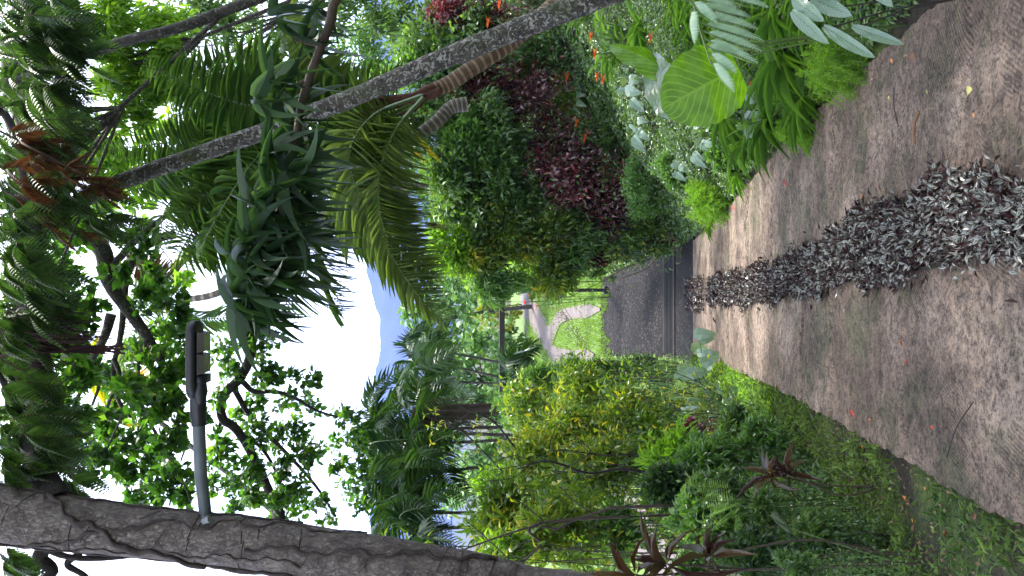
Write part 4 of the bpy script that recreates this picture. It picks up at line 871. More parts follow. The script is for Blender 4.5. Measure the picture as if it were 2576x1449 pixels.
# nearer ringed palm on the bank
b0 = P(1400, 10, 7.6)
t = coco('ringed_palm', 'short palm with brown ringed trunk and arching pale fronds beside the lichen trunk', b0,
    [P(1400, 10, 7.6), P(1330, 70, 7.6), P(1270, 118, 7.6), P(1190, 170, 7.5), P(1120, 215, 7.5), P(1060, 238, 7.4)],
    [([(1065, 240), (960, 275), (885, 330), (868, 420), (880, 520), (920, 590), (975, 650)], 7.3, 150, .026, .45, 'palmy', 80),
     ([(1065, 245), (985, 290), (940, 350), (915, 430), (935, 540), (985, 640), (1050, 740), (1118, 812)], [7.3, 7.3, 7.2, 7.2, 7.1, 7, 7, 7], 125, .024, .45, 'palmy', 80),
     ([(1070, 250), (1010, 300), (990, 370), (985, 450), (1005, 540), (1050, 640), (1110, 700)], 7.6, 110, .024, .5, 'palmy', 64),
     ([(1060, 240), (930, 250), (800, 300), (700, 400), (660, 520)], 7.8, 150, .028, .6, 'palm'),
     ([(1060, 235), (900, 262), (740, 280), (600, 260), (480, 215), (375, 168)], 8.4, 120, .028, .35, 'palm'),
     ([(1060, 240), (860, 290), (720, 330), (620, 430), (540, 560), (500, 640)], 8.2, 165, .03, .5, 'palm'),
     ([(1060, 240), (850, 250), (750, 180), (720, 80), (740, 0)], 8.4, 120, .028, .6, 'palmy'),
     ([(1060, 240), (940, 290), (880, 380), (900, 480), (950, 560), (1020, 640), (1090, 700)], 7.15, 140, .026, .35, 'palmy', 76),
     ([(1065, 245), (1000, 320), (960, 420), (955, 520), (985, 620), (1040, 700), (1090, 760)], 7.0, 120, .025, .35, 'palmy', 76),
     ([(1065, 250), (980, 340), (860, 480), (800, 600), (830, 740), (850, 790)], 8.8, 120, .028, .8, 'palm')], 'palmtrunk', px(21, 7.5), 'palmy')
A = Acc()
for k in range(9):
    a = P(1085+rng.uniform(-15, 25), 232+rng.uniform(-18, 18), 7.35); b = P(980+rng.uniform(-90, 60), 262+rng.uniform(-14, 30), 7.3); A.tube(curve([a, (a+b)/2+rng.normal(size=3)*.03, b], 8), np.linspace(.035, .012, 8), 6)
A.build('husk', [M['husk']], t, smooth=True)
coco('curved_palm', 'small palm with a curved grey ringed trunk stub leaning left', P(1135, 268, 9.), [P(1175, 262, 9), P(1135, 270, 9.), P(1105, 300, 9), P(1060, 335, 9), P(1020, 362, 9), P(985, 378, 9)],
     [([(985, 378), (900, 420), (870, 520), (900, 600)], 9, 90, .026, .6), ([(985, 378), (920, 360), (860, 380), (800, 440)], 9.2, 90, .026, .5), ([(985, 380), (960, 430), (980, 520), (1040, 580)], 9, 90, .026, .9, 'palmy')], 'palmtrunk2', px(17, 9), 'palm', 44)
coco('feather_palm', 'tall palm hidden behind with upright dark feathery fronds at top', onground(8, 13.), [onground(8, 13.), P(900, -120, 12), P(760, 100, 11), P(700, 330, 10.5)],
     [([(700, 330), (640, 318), (540, 345), (437, 376)], 9.5, 140, .032, .25), ([(700, 330), (560, 350), (417, 360), (277, 377)], 9.6, 75, .03, .15), ([(700, 330), (600, 440), (560, 520), (493, 573), (450, 640)], 9.2, 150, .032, .3), ([(700, 330), (640, 420), (520, 450), (420, 520), (400, 640)], 9.8, 120, .03, .4),
      ([(700, 330), (680, 460), (640, 560), (650, 700), (700, 780)], 9.6, 110, .03, .7), ([(700, 330), (600, 400), (450, 420), (340, 480)], 10.4, 110, .03, .3), ([(700, 330), (620, 280), (520, 270), (430, 290)], 10.2, 100, .03, .3),
      ([(700, 330), (740, 420), (680, 500), (570, 560), (465, 650)], 8.9, 190, .034, .15), ([(700, 330), (650, 300), (600, 380), (540, 470), (440, 570)], 9., 150, .034, .2), ([(700, 330), (720, 250), (640, 190), (540, 190), (430, 200)], 9., 130, .032, .2), ([(700, 330), (760, 480), (780, 600), (760, 700), (700, 790)], 8.8, 150, .032, .4)], 'palmtrunk2', .09, 'palm', 60)
coco('sky_palm', 'distant palm in front of the white sky with a pale bare trunk', onground(3.6, 20.), [onground(3.6, 20.), P(900, 500, 20), P(700, 640, 20), P(560, 732, 20), P(460, 756, 20)],
     [([(460, 756), (400, 720), (360, 730), (330, 790)], 20, 60, .05, .5), ([(460, 756), (440, 700), (480, 650), (520, 640)], 20, 60, .05, .5, 'palmy'), ([(460, 756), (420, 800), (430, 880), (480, 930)], 20, 60, .05, .5), ([(460, 756), (380, 760), (320, 860), (310, 930)], 20, 60, .05, .5, 'palmy'),
      ([(460, 756), (400, 690), (340, 670), (310, 640)], 20, 55, .05, .4, 'rust'), ([(460, 756), (500, 800), (600, 800), (700, 830)], 20, 60, .05, .6)], 'palmtrunk2', px(9, 20), 'palm', 40)
coco('gold_palm', 'palm with yellowing fronds hanging high in the tree canopy', onground(-9.5, 24.), [onground(-9.5, 24.), P(900, 1400, 24), P(560, 1180, 24), P(400, 1060, 24), P(300, 985, 24)],
     [([(300, 985), (260, 1000), (290, 1040), (340, 1060)], 24, 60, .06, .9, 'yfern'), ([(300, 985), (290, 940), (300, 900), (340, 890)], 24, 70, .06, .8), ([(300, 985), (340, 960), (380, 980), (420, 1020)], 24, 60, .06, .7, 'yfern'), ([(300, 985), (240, 960), (220, 900), (250, 860)], 24, 60, .06, .7, 'yfern'), ([(300, 985), (270, 1040), (250, 1080), (280, 1120)], 24, 60, .06, .7)], 'barkC', .08, 'palm', 36)
areca_l = ['tufted dark palm left of the blue mountain, tallest of the slender clump', 'slender palm of the dark clump leaning right over the barrier beam', 'slender palm with drooping fronds behind the barrier beam end',
           'dark palm with crossing fronds against the pale sky at left', 'thick crowned dark palm in the middle of the left clump', 'palm with hanging silvery fronds low in the left clump', 'palm crown nearest the croton shrubs at left', 'thin palm with open fan fronds beside the big trunk', 'small arching palm against blue haze beside the big trunk', 'lowest palm tuft beside the barrier post foot']
for (vx, vy, Y, bx, nf, Lf), lab in zip([(1065, 905, 23, -1.6, 9, 1.3), (1120, 885, 23, -1.1, 9, 1.3), (1140, 960, 21, -.6, 9, 1.4), (1000, 1085, 17, -.3, 11, 1.5), (1020, 1120, 16, 0, 13, 1.6), (1110, 1080, 15, .2, 12, 1.5), (1080, 1190, 15, .2, 13, 1.5), (1010, 1290, 15, -.3, 10, 1.4), (1090, 1330, 14, -.2, 9, 1.2), (1330, 955, 20, -.5, 10, 1.1)], areca_l):
    c = P(vx, vy, Y); b = onground(min(c[0]+bx, float(xl(Y))-.35), Y+.1)
    palm('slender_palm', lab, b, c, nf+2, Lf*1.05, .42, .03, 'areca', .045 if Y > 16 else .04, 'barkC', .75, 'slender palms left of the lawn', 34, hang=.12)
# shaggy hanging fibres on the thick crowned palm
A = Acc()
for k in range(120):
    a = P(1040+rng.uniform(0, 90), 1040+rng.normal()*14, 14.6); L = rng.uniform(.3, 1.5); A.tube(curve([a, a+[rng.normal()*.1, 0, -L*.5], a+[rng.normal()*.2-.1, 0, -L]], 5), np.linspace(.012, .004, 5), 4)
A.tube(curve([P(1040, 1040, 14.7), P(1180, 1030, 14.7), onground(P(1180, 1030, 14.7)[0], 14.7)], 8), .12, 8)
A.build('hanging_rootlets', [M['darkfib']] if 'darkfib' in M else [M['twig']], label='shaggy stump of hanging dark fibres among the slender palms', cat='stump', loc=None)

# ================================================================== DRACAENA ACROSS THE MIDDLE
def dracaena():
    Y = 4.2; base = onground(2.9, 4.3); t = thing('dracaena', 'overhanging dracaena branch with long dark strap leaves in drooping tufts', 'shrub', base)
    A = Acc(); main = [(990, -160), (900, -60), (844, 0), (831, 57), (807, 117), (777, 200), (758, 260), (747, 333), (725, 420), (708, 500), (690, 570), (660, 650), (640, 740)]
    A.tube(curve([base, P(1500, -380, Y)]+pl(main, Y), 60), np.linspace(.035, .012, 60), 8, 0, .05)
    for a, b in (((807, 117), (740, 100)), ((777, 200), (700, 230)), ((708, 500), (640, 480)), ((690, 570), (620, 640)), ((747, 333), (690, 380))): A.tube(curve([P(*a, Y), P((a[0]+b[0])/2+6, (a[1]+b[1])/2, Y), P(*b, Y)], 8), np.linspace(.014, .009, 8), 6)
    A.build('branch', [M['twig']], t, smooth=True)
    for (vx, vy, n, L, dy) in ((700, 40, 16, .42, 0), (770, 100, 18, .42, .1), (700, 210, 18, .42, -.1), (640, 250, 14, .36, -.2), (730, 300, 18, .45, .1), (690, 385, 13, .42, 0), (730, 430, 16, .45, -.1), (700, 480, 16, .48, .05), (650, 520, 12, .44, -.1), (710, 560, 17, .5, .05), (650, 610, 20, .48, 0), (690, 650, 20, .5, .05), (640, 700, 20, .48, 0), (600, 750, 18, .46, .1), (620, 780, 12, .44, .1), (800, 30, 12, .35, .2), (590, 640, 12, .36, 0)):
        if vy < 320: n = int(n*.45)
        A = Acc(); c = P(vx, vy, Y+dy); ax = nrm(np.array([-.45, 0, .5+rng.normal()*.2])); th = np.arange(n)*2.4+rng.random()*6; e = rng.uniform(-1.9, .35, n)
        d = np.stack([np.cos(th), np.sin(th), e], -1)+ax*.25
        A.leaves(T_strap2, c+nrm(d)*.01, d, UPV+rng.standard_normal((n, 3))*.2, L*rng.uniform(.6, 1.05, n), .023, 0)
        h = n//2; A.leaves(T_strap2, c+nrm(d[:h])*.01, d[:h]*[1, 1, .3]-[0, 0, .5], rng.standard_normal((h, 3))*.4+d[:h], L*rng.uniform(.5, .9, h), .022, 0)
        A.build('leaf_tuft', [M['dracaena']], t)
dracaena()

# ================================================================== RIGHT BANK PLANTING
S = shrub
red = [('dark red leaved shrub at the foot of the ringed palm trunk', 1215, 165, 60, 55, 900), ('dark red leaved shrub just below the crooked grey palm stub', 1200, 245, 45, 50, 600), ('glossy black red shrub in the middle of the right bank', 1330, 235, 60, 60, 1100),
       ('black red shrub hanging over the dark hollow on the bank', 1370, 330, 60, 55, 1000), ('glossy maroon shrub with scarlet tips beside the dark hollow', 1390, 420, 75, 55, 1300), ('widest maroon shrub low on the bank with scarlet new leaves', 1470, 455, 75, 70, 1500), ('maroon shrub with red strap shoots nearest the drain', 1530, 530, 50, 50, 900), ('maroon shrub high on the bank by the picture edge', 1130, 40, 55, 50, 700), ('maroon shrub under the lichen trunk base', 1235, 55, 50, 45, 600)]
for lab, vx, vy, rx, ry, n in red: S('red_leaved_shrub', lab, 'shrub', vx, vy, rx*1.2, ry*1.2, 'redblack', T_lance, .12, .045, n*3, group='dark red shrubs on the right bank', stem='darkstem', clump=12, droop=.1)
hed = [('fine leaved green hedge bush below the drooping palm', 1110, 450, 75, 70, 2600, 'hedge'), ('fine leaved hedge bush behind the curved palm trunk', 1180, 350, 75, 65, 2600, 'narrow'), ('dense dark hedge bush in the middle of the right bank', 1240, 440, 75, 75, 3000, 'hedge'), ('hedge bush with glossy tips under the orange frond', 1180, 560, 70, 60, 2400, 'hedge'),
       ('mossy green bush under the slanting lichen trunk', 1060, 190, 90, 45, 1500, 'narrow'), ('dark drooping bush high on the bank at the picture top', 1130, 110, 110, 60, 2400, 'hedge'), ('dark green bush around the hollow on the bank', 1300, 340, 55, 60, 1600, 'hedge'), ('soft green bush beside the maroon shrubs', 1350, 150, 50, 50, 1100, 'narrow'), ('small leaved bush above the yellow croton', 1130, 620, 55, 50, 1400, 'bright'), ('dark bush shading the inner bank', 1300, 500, 55, 45, 1400, 'hedge'), ('dark leafy bush under the yellow fern tips', 1040, 330, 50, 60, 1200, 'hedge')]
for lab, vx, vy, rx, ry, n, mk in hed: S('hedge_bush', lab, 'bush', vx, vy, rx*1.25, ry*1.35, mk, T_small, .12, .06, int(n*2), group='green bushes on the right bank', clump=18)
cro = [('yellow and green croton beside the pale pink flowers', 1270, 570, 55, 55, 1500), ('croton with golden leaves in the middle of the bank end', 1330, 610, 55, 55, 1600), ('croton with bronze tips close to the track', 1390, 700, 45, 45, 1000), ('bright yellow green croton under the hanging palm frond', 1210, 650, 50, 50, 1100), ('low golden croton next to the willow leaved shrub', 1400, 600, 40, 50, 900)]
for lab, vx, vy, rx, ry, n in cro: S('croton', lab, 'shrub', vx, vy, rx*1.15, ry*1.15, 'yellow', T_lance, .14, .05, int(n*2), group='yellow crotons at the far end of the right bank', clump=10)
wil = [('willow leaved green shrub above the drain', 1450, 590, 55, 60, 1700), ('narrow leaved green shrub beside the wooden crate', 1580, 570, 60, 45, 1500), ('narrow leaved shrub leaning towards the lawn', 1440, 670, 50, 40, 1100), ('bright narrow leaved clump beneath the barrier post', 1250, 700, 50, 45, 900)]
for lab, vx, vy, rx, ry, n in wil: S('narrow_leaved_shrub', lab, 'shrub', vx, vy, rx*1.15, ry*1.15, 'narrow', T_lance2, .17, .035, n*2, group='narrow leaved shrubs near the drain', clump=10)
S('bronze_shrub', 'bronze red strap leaved shrub at the right edge of the asphalt', 'shrub', 1490, 650, 40, 38, 'maroon', T_strap0, .3, .035, 260, clump=16)
S('bronze_shrub', 'bronze brown shrub in front of the barrier post foot', 'shrub', 1375, 735, 45, 22, 'cordy', T_lance, .2, .05, 420, clump=10)
S('grey_leaved_plant', 'low plant with silvery strap leaves overhanging the asphalt edge', 'plant', 1595, 640, 38, 30, 'taro', T_lance, .16, .03, 650, clump=12)
S('ground_bush', 'small dark bush between the crate and the drain grate', 'bush', 1665, 625, 32, 25, 'hedge', T_small, .06, .035, 900)
S('green_tussock', 'deep green grassy tussock on the lawn corner', 'plant', 1520, 695, 32, 18, 'strap', T_strap0, .35, .02, 330, clump=30)
for lab, vx, vy, rx, ry, n in [('light green ground plant above the lowest lime fern', 1600, 440, 60, 60, 2400), ('light green leafy clump under the caladium leaves', 1640, 510, 50, 40, 1700), ('fresh green clump between taro leaves and red shrubs', 1500, 330, 50, 45, 1400), ('fresh green low clump right above the drive edge', 1700, 430, 50, 55, 1800), ('yellowish green herb clump among the orange flowers', 1440, 250, 45, 40, 900), ('low leafy clump beneath the giant leaf', 1830, 400, 40, 35, 900)]:
    S('leafy_clump', lab, 'plant', vx, vy, rx, ry, 'bright' if 'yellowish' in lab else 'narrow', T_small, .055, .03, int(n*3), group='low leafy plants on the right bank', clump=16)

def lime_mound(label, vx, vy, rx, ry, n, Y=None):
    """asparagus-fern cushion: thousands of fine lime needles on arching sprays"""
    g = G(vx+rx*.5, vy) if Y is None else P(vx, vy, Y); Y = g[1]; c = P(vx, vy, Y); g = onground(c[0], c[1])
    t = thing('asparagus_fern', label, 'fern', g, 'lime asparagus ferns along the drive edge')
    rad = np.array([px(ry, Y), px((rx+ry)/2, Y), px(rx, Y)])*1.15; A = Acc(); B = Acc()
    for i in range(n//70):
        d = nrm(rng.standard_normal(3)+[-.2, -.3, .5]); o = c+rad*rng.uniform(-.55, .55, 3)*[1, 1, .5]; Ls = rad.mean()*rng.uniform(.45, .95)
        q = curve([o, o+d*Ls*.5+UPV*Ls*.12, o+d*Ls*[1, 1, .3]-UPV*Ls*rng.uniform(.1, .6)], 12); B.tube(q, .0012, 3)
        k = 80; t_ = rng.uniform(.1, 1, k)*11; j = np.minimum(t_.astype(int), 10); p = q[j]+(q[j+1]-q[j])*(t_-j)[:, None]; tg = nrm(q[j+1]-q[j])
        A.leaves(T_need, p, tg*.9+rng.standard_normal((k, 3))*.75-UPV*.15, rng.standard_normal((k, 3)), .034*px(1, Y)/px(1, 5)*(.6+.8*rng.random(k)), .0042*Y/5, 0, rnd=np.clip(rng.random()*.6+rng.random(k)*.4, 0, 1))
    A.build('foliage', [M['lime']], t)
    B.tube(curve([np.array(g), c], 4), .01, 5); B.build('stem', [M['stem']], t)
lime_mound('lime green feathery fern cushion nearest the drain along the drive edge', 1785, 500, 80, 55, 14000)
lime_mound('small lime feathery fern between strap leaves at the drive edge', 2010, 325, 80, 42, 12000)
lime_mound('large lime feathery fern under the grey philodendron leaves', 2110, 150, 110, 85, 26000)
lime_mound('lime feathery fern tuft above the strap leaved lilies', 1960, 210, 40, 40, 5000)

def strap_clump(label, vx, vy, n, L, W, mk='strap', name='strap_lily', T=None, Y=None, up=.9, group='strap leaved lilies on the right bank', cat='plant'):
    g = G(vx, vy) if Y is None else P(vx, vy, Y); gr = np.array(onground(g[0], g[1])); 
    t = thing(name, label, cat, gr, group)
    for k in range(1): 
        A = Acc(); k_ = 1 if T is not None else 1.35; W = W*(1 if T is not None else .52); n = int(n*k_); L = L*k_*.95; rosette(A, T or T_strap, gr+UPV*.02, n, L, W, 0, up, 1., .2); rosette(A, T or T_strapN, gr+UPV*.03, n//2, L*.8, W, 0, up*1.8, 1., .2); A.build('foliage', [M[mk]], t)
    Acc().tube([gr-UPV*.03, gr+UPV*.05], [.035, .03], 8).build('stem', [M['stem']], t)
    return t, gr
for lab, vx, vy, n, L, W in [('strap leaved lily clump left of the lime fern cushion', 1880, 430, 26, .34, .022), ('arching lily clump below the giant lime leaf', 1900, 350, 34, .42, .026), ('lily clump overhanging the drive above the small lime fern', 1960, 300, 34, .42, .024), ('lily clump with yellowed leaf beside the drive', 2060, 240, 32, .38, .022), ('long arching lily clump nearest the philodendron', 2010, 130, 34, .45, .028), ('dense lily clump behind the silver fern frond', 1900, 70, 30, .5, .03), ('lily clump low at the top right of the bank', 1990, 20, 26, .4, .026), ('short lily tuft at the drive edge near the drain', 1800, 560, 22, .26, .02), ('pale lily clump in the middle under the giant leaf', 1860, 270, 30, .4, .024), ('lily tuft at the foot of the maroon shrubs', 1620, 560, 24, .4, .026), ('bright lily clump uphill of the giant leaf', 1640, 60, 30, .5, .03), ('lily clump between heliconias near the picture top', 1560, 130, 26, .5, .03)]:
    strap_clump(lab, vx, vy, n, L, W)

def heliconia(label, vx, vy, nl, L, flowers, Y=None):
    g = G(vx, vy) if Y is None else P(vx, vy, Y); gr = np.array(onground(g[0], g[1])); Y = gr[1]
    t = thing('heliconia', label, 'plant', gr, 'orange flowered heliconias on the right bank')
    A = Acc(); B = Acc()
    for k in range(nl):
        th = rng.random()*6.28; b = gr+np.array([math.cos(th), math.sin(th), 0])*rng.random()*.22; h = L*rng.uniform(.6, 1.1); top = b+np.array([math.cos(th)*.12, math.sin(th)*.12, h])
        B.tube(curve([b, (b+top)/2, top], 5), .008, 5)
        for q in range(4):
            s = b+(top-b)*(.35+.2*q); a2 = th+rng.uniform(-2, 2); A.leaves(T_lance, s, [math.cos(a2), math.sin(a2), .8], UPV, rng.uniform(.2, .34), .06, 0)
    A.build('foliage', [M['strap']], t); B.build('stem', [M['stem']], t)
    for (fx, fy) in flowers:
        C = Acc(); c = P(fx, fy, Y-.25); n = 7; th = np.linspace(0, 6, n); d = np.stack([np.cos(th)*.9, np.sin(th)*.4, np.linspace(.1, 1, n)], -1)
        C.leaves(T_lance, np.repeat(c[None], n, 0), d, UPV, px(15, Y)*rng.uniform(.8, 1.3, n), px(5, Y), 0)
        C.leaves(T_lance, c-UPV*.02, [0, 0, 1.], [1, 0, 0], px(14, Y), px(5, Y), 0); C.tube(curve([gr+UPV*.05, (gr+c)/2+UPV*.05, c], 6), .004, 4, 1)
        C.build('flower', [M['petalO'], M['stem']], t)
heliconia('heliconia with several orange flower heads under the lichen trunk', 1440, 190, 12, .55, [(1350, 160), (1400, 200), (1322, 163)])
heliconia('heliconia with orange flowers behind the folded giant leaf', 1600, 110, 14, .55, [(1490, 90), (1520, 200), (1505, 192), (1500, 135)])
heliconia('heliconia with an orange flower at the very top of the bank', 1500, 20, 12, .5, [(1232, 55), (1607, 50), (1260, 10)])
heliconia('heliconia with one low orange flower near the taro leaves', 1560, 330, 9, .4, [(1455, 307), (1430, 195), (1475, 345)])
heliconia('heliconia with an orange bloom beside the lime fern', 1950, 260, 6, .3, [(1893, 203), (1640, 95)])

def taro(label, gpt, n, H_, spread, L, W, mk='taro', name='taro_plant', group=None, cat='plant', face=None, aim=None):
    gr = np.array(gpt, float); t = thing(name, label, cat, gr, group)
    for k in range(n):
        th = k*2.4+rng.random()*.6; r = spread*math.sqrt((k+.5)/n); h = H_*rng.uniform(.6, 1.1)*(1-.3*(r/spread))
        top = gr+np.array([math.cos(th)*r, math.sin(th)*r*.8, h]); s = rng.uniform(.75, 1.15)
        d = nrm(np.array([math.cos(th)*.8, math.sin(th)*.6-.35, -.55])) if aim is None else nrm(np.asarray(aim)+rng.normal(size=3)*.25)
        A = Acc(); A.leaves(T_heart, top-d*L*.12, d, UPV*1.+np.array([0, -.55, 0])+rng.normal(size=3)*.25, L*s, W*s, 0)
        A.build('leaf', [M[mk]], t)
    B = Acc()
    for k in range(n):
        th = k*2.4; r = spread*math.sqrt((k+.5)/n); top = gr+np.array([math.cos(th)*r, math.sin(th)*r*.8, H_*.75]); B.tube(curve([gr, gr+(top-gr)*[.3, .3, .6], top], 7), .006, 5)
    B.build('petiole', [M['stem']], t)
for lab, vx, vy, n, H_, sp_, L in [('taro with broad grey green leaves in the middle of the bank', 1640, 300, 9, .34, .3, .19), ('taro clump with pale veined leaves above the lime cushion', 1740, 390, 9, .28, .28, .17), ('taro clump beside the dark hollow under the giant leaf', 1800, 330, 8, .28, .25, .17), ('small taro clump near the maroon shrubs', 1560, 400, 7, .28, .26, .15), ('taro clump under the slanting trunk base', 1480, 230, 7, .35, .3, .2), ('taro leaves tucked beside the small lime fern', 1930, 260, 6, .25, .2, .16), ('taro clump behind the giant folded leaf', 1620, 200, 7, .4, .3, .2)]:
    g = G(vx, vy); taro(lab, onground(g[0], g[1]), int(n*1.9), H_*1.15, sp_*1.45, L*1.4, L*.85, mk='philo' if vx > 1600 else 'taro', group='taro clumps on the right bank')
g = G(1835, 1005); taro('low taro plant with tilted pale leaves at the left end of the drain', onground(g[0], g[1]), 30, .85, 1.15, .34, .2, mk='philo', aim=(.25, -.4, -.75))
g = G(1870, 1010); taro('dark round leaved plant at the lip of the left bank', onground(g[0]-.1, g[1]), 14, .35, .4, .17, .14, mk='hedge', name='round_leaved_plant')

def leaf_px(A, T, b, tp, Yb, Yt, wpx, m=0, tilt=0., up=None):
    p0 = P(*b, Yb); p1 = P(*tp, Yt); d = p1-p0; L = np.linalg.norm(d); n = CAM-(p0+p1)/2; n = nrm(n)+UPV*tilt
    A.leaves(T, p0, d, n if up is None else up, L, px(wpx, (Yb+Yt)/2), m)
def elephant():
    Y = 3.5; g = P(1990, 120, Y); gr = np.array(onground(g[0], g[1]))
    gr = np.array(onground(*P(1780, 40, 3.9)[:2]))
    t = thing('elephant_ear', 'giant lime green elephant ear leaf glowing over the bank', 'plant', gr)
    A = Acc(); leaf_px(A, T_big, (1858, 170), (1666, 268), Y, Y+.05, 205, tilt=.2); A.build('leaf', [M['elephant']], t)
    A = Acc(); leaf_px(A, T_big, (1720, 210), (1524, 52), Y+.3, Y+.55, 75, tilt=-.6); A.build('leaf', [M['elephant']], t)
    A = Acc(); leaf_px(A, T_big, (1695, 275), (1575, 130), Y+.25, Y+.5, 110, tilt=1.2); A.build('leaf', [M['taro']], t, label='grey crinkled leaf seen from above')
    B = Acc(); B.tube(curve([gr, P(1900, 120, Y), P(1858, 170, Y)], 14), .006, 8); B.tube(curve([gr, P(1850, 120, Y+.3), P(1720, 210, Y+.3)], 14), .006, 8); B.tube(curve([gr, P(1850, 150, Y+.5), P(1690, 262, Y+.5)], 14), .006, 8); B.build('petiole', [M['stem']], t, smooth=True)
elephant()
def silver_fern():
    Y = 3.2; g = P(1750, -260, Y); gr = np.array(onground(g[0], g[1])); t = thing('silver_fern', 'pale silvery green fern frond drooping over the giant leaf', 'fern', gr)
    A = Acc(); z = lambda a, b: (1288+a*.3333, b*.3333)
    rach = [(1733, -40), (1745, 10), (1760, 70), (1775, 120), (1790, 165)]; A.tube(curve([gr]+pl(rach, Y), 20), np.linspace(.006, .003, 20), 5, 1)
    for (bx, by), (tx, ty) in [((1745, -10), (1850, 20)), ((1748, 10), (1885, 45)), ((1752, 30), (1905, 75)), ((1758, 55), (1920, 105)), ((1764, 75), (1915, 130)), ((1770, 95), (1905, 160)), ((1776, 115), (1845, 135)), ((1782, 130), (1850, 185)), ((1788, 150), (1845, 232)), ((1800, -20), (1930, 20)), ((1742, 20), (1745, 110)), ((1740, 0), (1800, 60))]:
        p0 = P(bx, by, Y); p1 = P(tx, ty, Y-.05); fern_frond(A, p0, p1, .015, 22, px(30, Y), px(11, Y), T=T_serr, droop=.4)
    A.build('frond', [M['silver'], M['stem']], t)
silver_fern()
def philodendron():
    Y = 3.0; g = P(2240, -30, Y); gr = np.array(onground(g[0], g[1])); t = thing('philodendron', 'philodendron with silvery veined oval leaves on dark stalks at bottom right corner of the bank', 'plant', gr)
    B = Acc()
    for (b, tp, wd) in [((1992, 28), (2072, 108), 36), ((2072, 66), (2194, 148), 34), ((2144, 66), (2270, 114), 30), ((2036, -6), (2134, 40), 44), ((1996, -4), (2060, 50), 40), ((2180, -60), (2230, 10), 40)]:
        A = Acc(); leaf_px(A, T_oval, b, tp, Y, Y-.12, wd*.95, tilt=.5); A.build('leaf', [M['philo']], t); B.tube(curve([gr, (gr+P(*b, Y))/2+UPV*.05, P(*b, Y)+nrm(P(*tp, Y)-P(*b, Y))*.02], 8), .0035, 5)
    B.build('petiole', [M['darkstem']], t)
philodendron()
# yellow fern tips and the orange dead frond under the palm
def small_fern(name, label, items, mk, cat='fern', Lp=22, T=None):
    Y = items[0][4]; g = P(items[0][0], items[0][1], Y); gr = np.array(onground(g[0], g[1])); t = thing(name, label, cat, gr)
    for (bx, by, tx, ty, Yq) in items:
        A = Acc(); fern_frond(A, P(bx, by, Yq), P(tx, ty, Yq-.05), px(5, Yq), 18, px(Lp, Yq), px(6, Yq), T=T); (A.tube(curve([gr, (gr+P(bx, by, Yq))/2, P(bx, by, Yq)], 6), .004, 4, 1) if np.linalg.norm(gr-P(bx, by, Yq)) < 1.3 else 0); A.build('frond', [M[mk], M['stem']], t)
small_fern('yellow_fern', 'bright yellow dying fern fronds beside the curved palm trunk', [(1030, 368, 1068, 408, 8.3), (1055, 355, 1110, 410, 8.3), (1040, 340, 1085, 380, 8.4)], 'yfern')
small_fern('orange_fern', 'orange brown dead fern frond hanging under the palm fronds', [(1060, 560, 1125, 575, 7.8), (1062, 570, 1135, 562, 7.8)], 'rust', Lp=14)
small_fern('bright_fern', 'bright green fern fronds lit from behind near the left bank lip', [(1870, 1262, 1752, 1262, 4.8), (1870, 1262, 1775, 1300, 4.8), (1870, 1265, 1790, 1335, 4.8), (1850, 1230, 1745, 1225, 5), (1860, 1290, 1850, 1340, 4.8)], 'lime', Lp=28)
small_fern('corner_fern', 'dark green fern fronds in the lower left corner', [(2010, 1449, 1930, 1380, 3.8), (2010, 1449, 1900, 1440, 3.8), (2010, 1449, 2060, 1400, 3.8), (1990, 1330, 1940, 1300, 4.2)], 'feather', Lp=34)

# ================================================================== LEFT SIDE
crl = [('sparse croton shrub with golden leaves left of the asphalt', 1450, 1040, 85, 80, 1300, 11.5), ('croton shrub with thick yellow speckling in the middle left', 1380, 1120, 85, 80, 1500, 10.5), ('tall croton shrub with dark twiggy stems at left', 1330, 1200, 80, 75, 1400, 9.5), ('croton shrub with bare lower twigs above the track', 1480, 1190, 90, 70, 1100, 8.5), ('yellow green croton shrub next to the big trunk', 1300, 1300, 80, 70, 1300, 8), ('low croton shrub over the silvery taro', 1560, 1060, 70, 70, 1000, 10.5), ('croton shrub with large pale leaves close to the lower left', 1400, 1370, 90, 70, 1000, 7), ('small gold leaved croton in the left thicket', 1540, 1160, 60, 50, 600, 8.5), ('croton shrub spilling beside the slender palms', 1340, 1050, 60, 60, 900, 12)]
for lab, vx, vy, rx, ry, n, Y in crl: S('croton_shrub', lab, 'shrub', vx, vy, rx*1.4, ry*1.4, 'yellow', T_lance, .125, .045, int(n*1.25), Y=Y, group='crotons growing left of the drive', nst=6, stem='darkstem', clump=9)
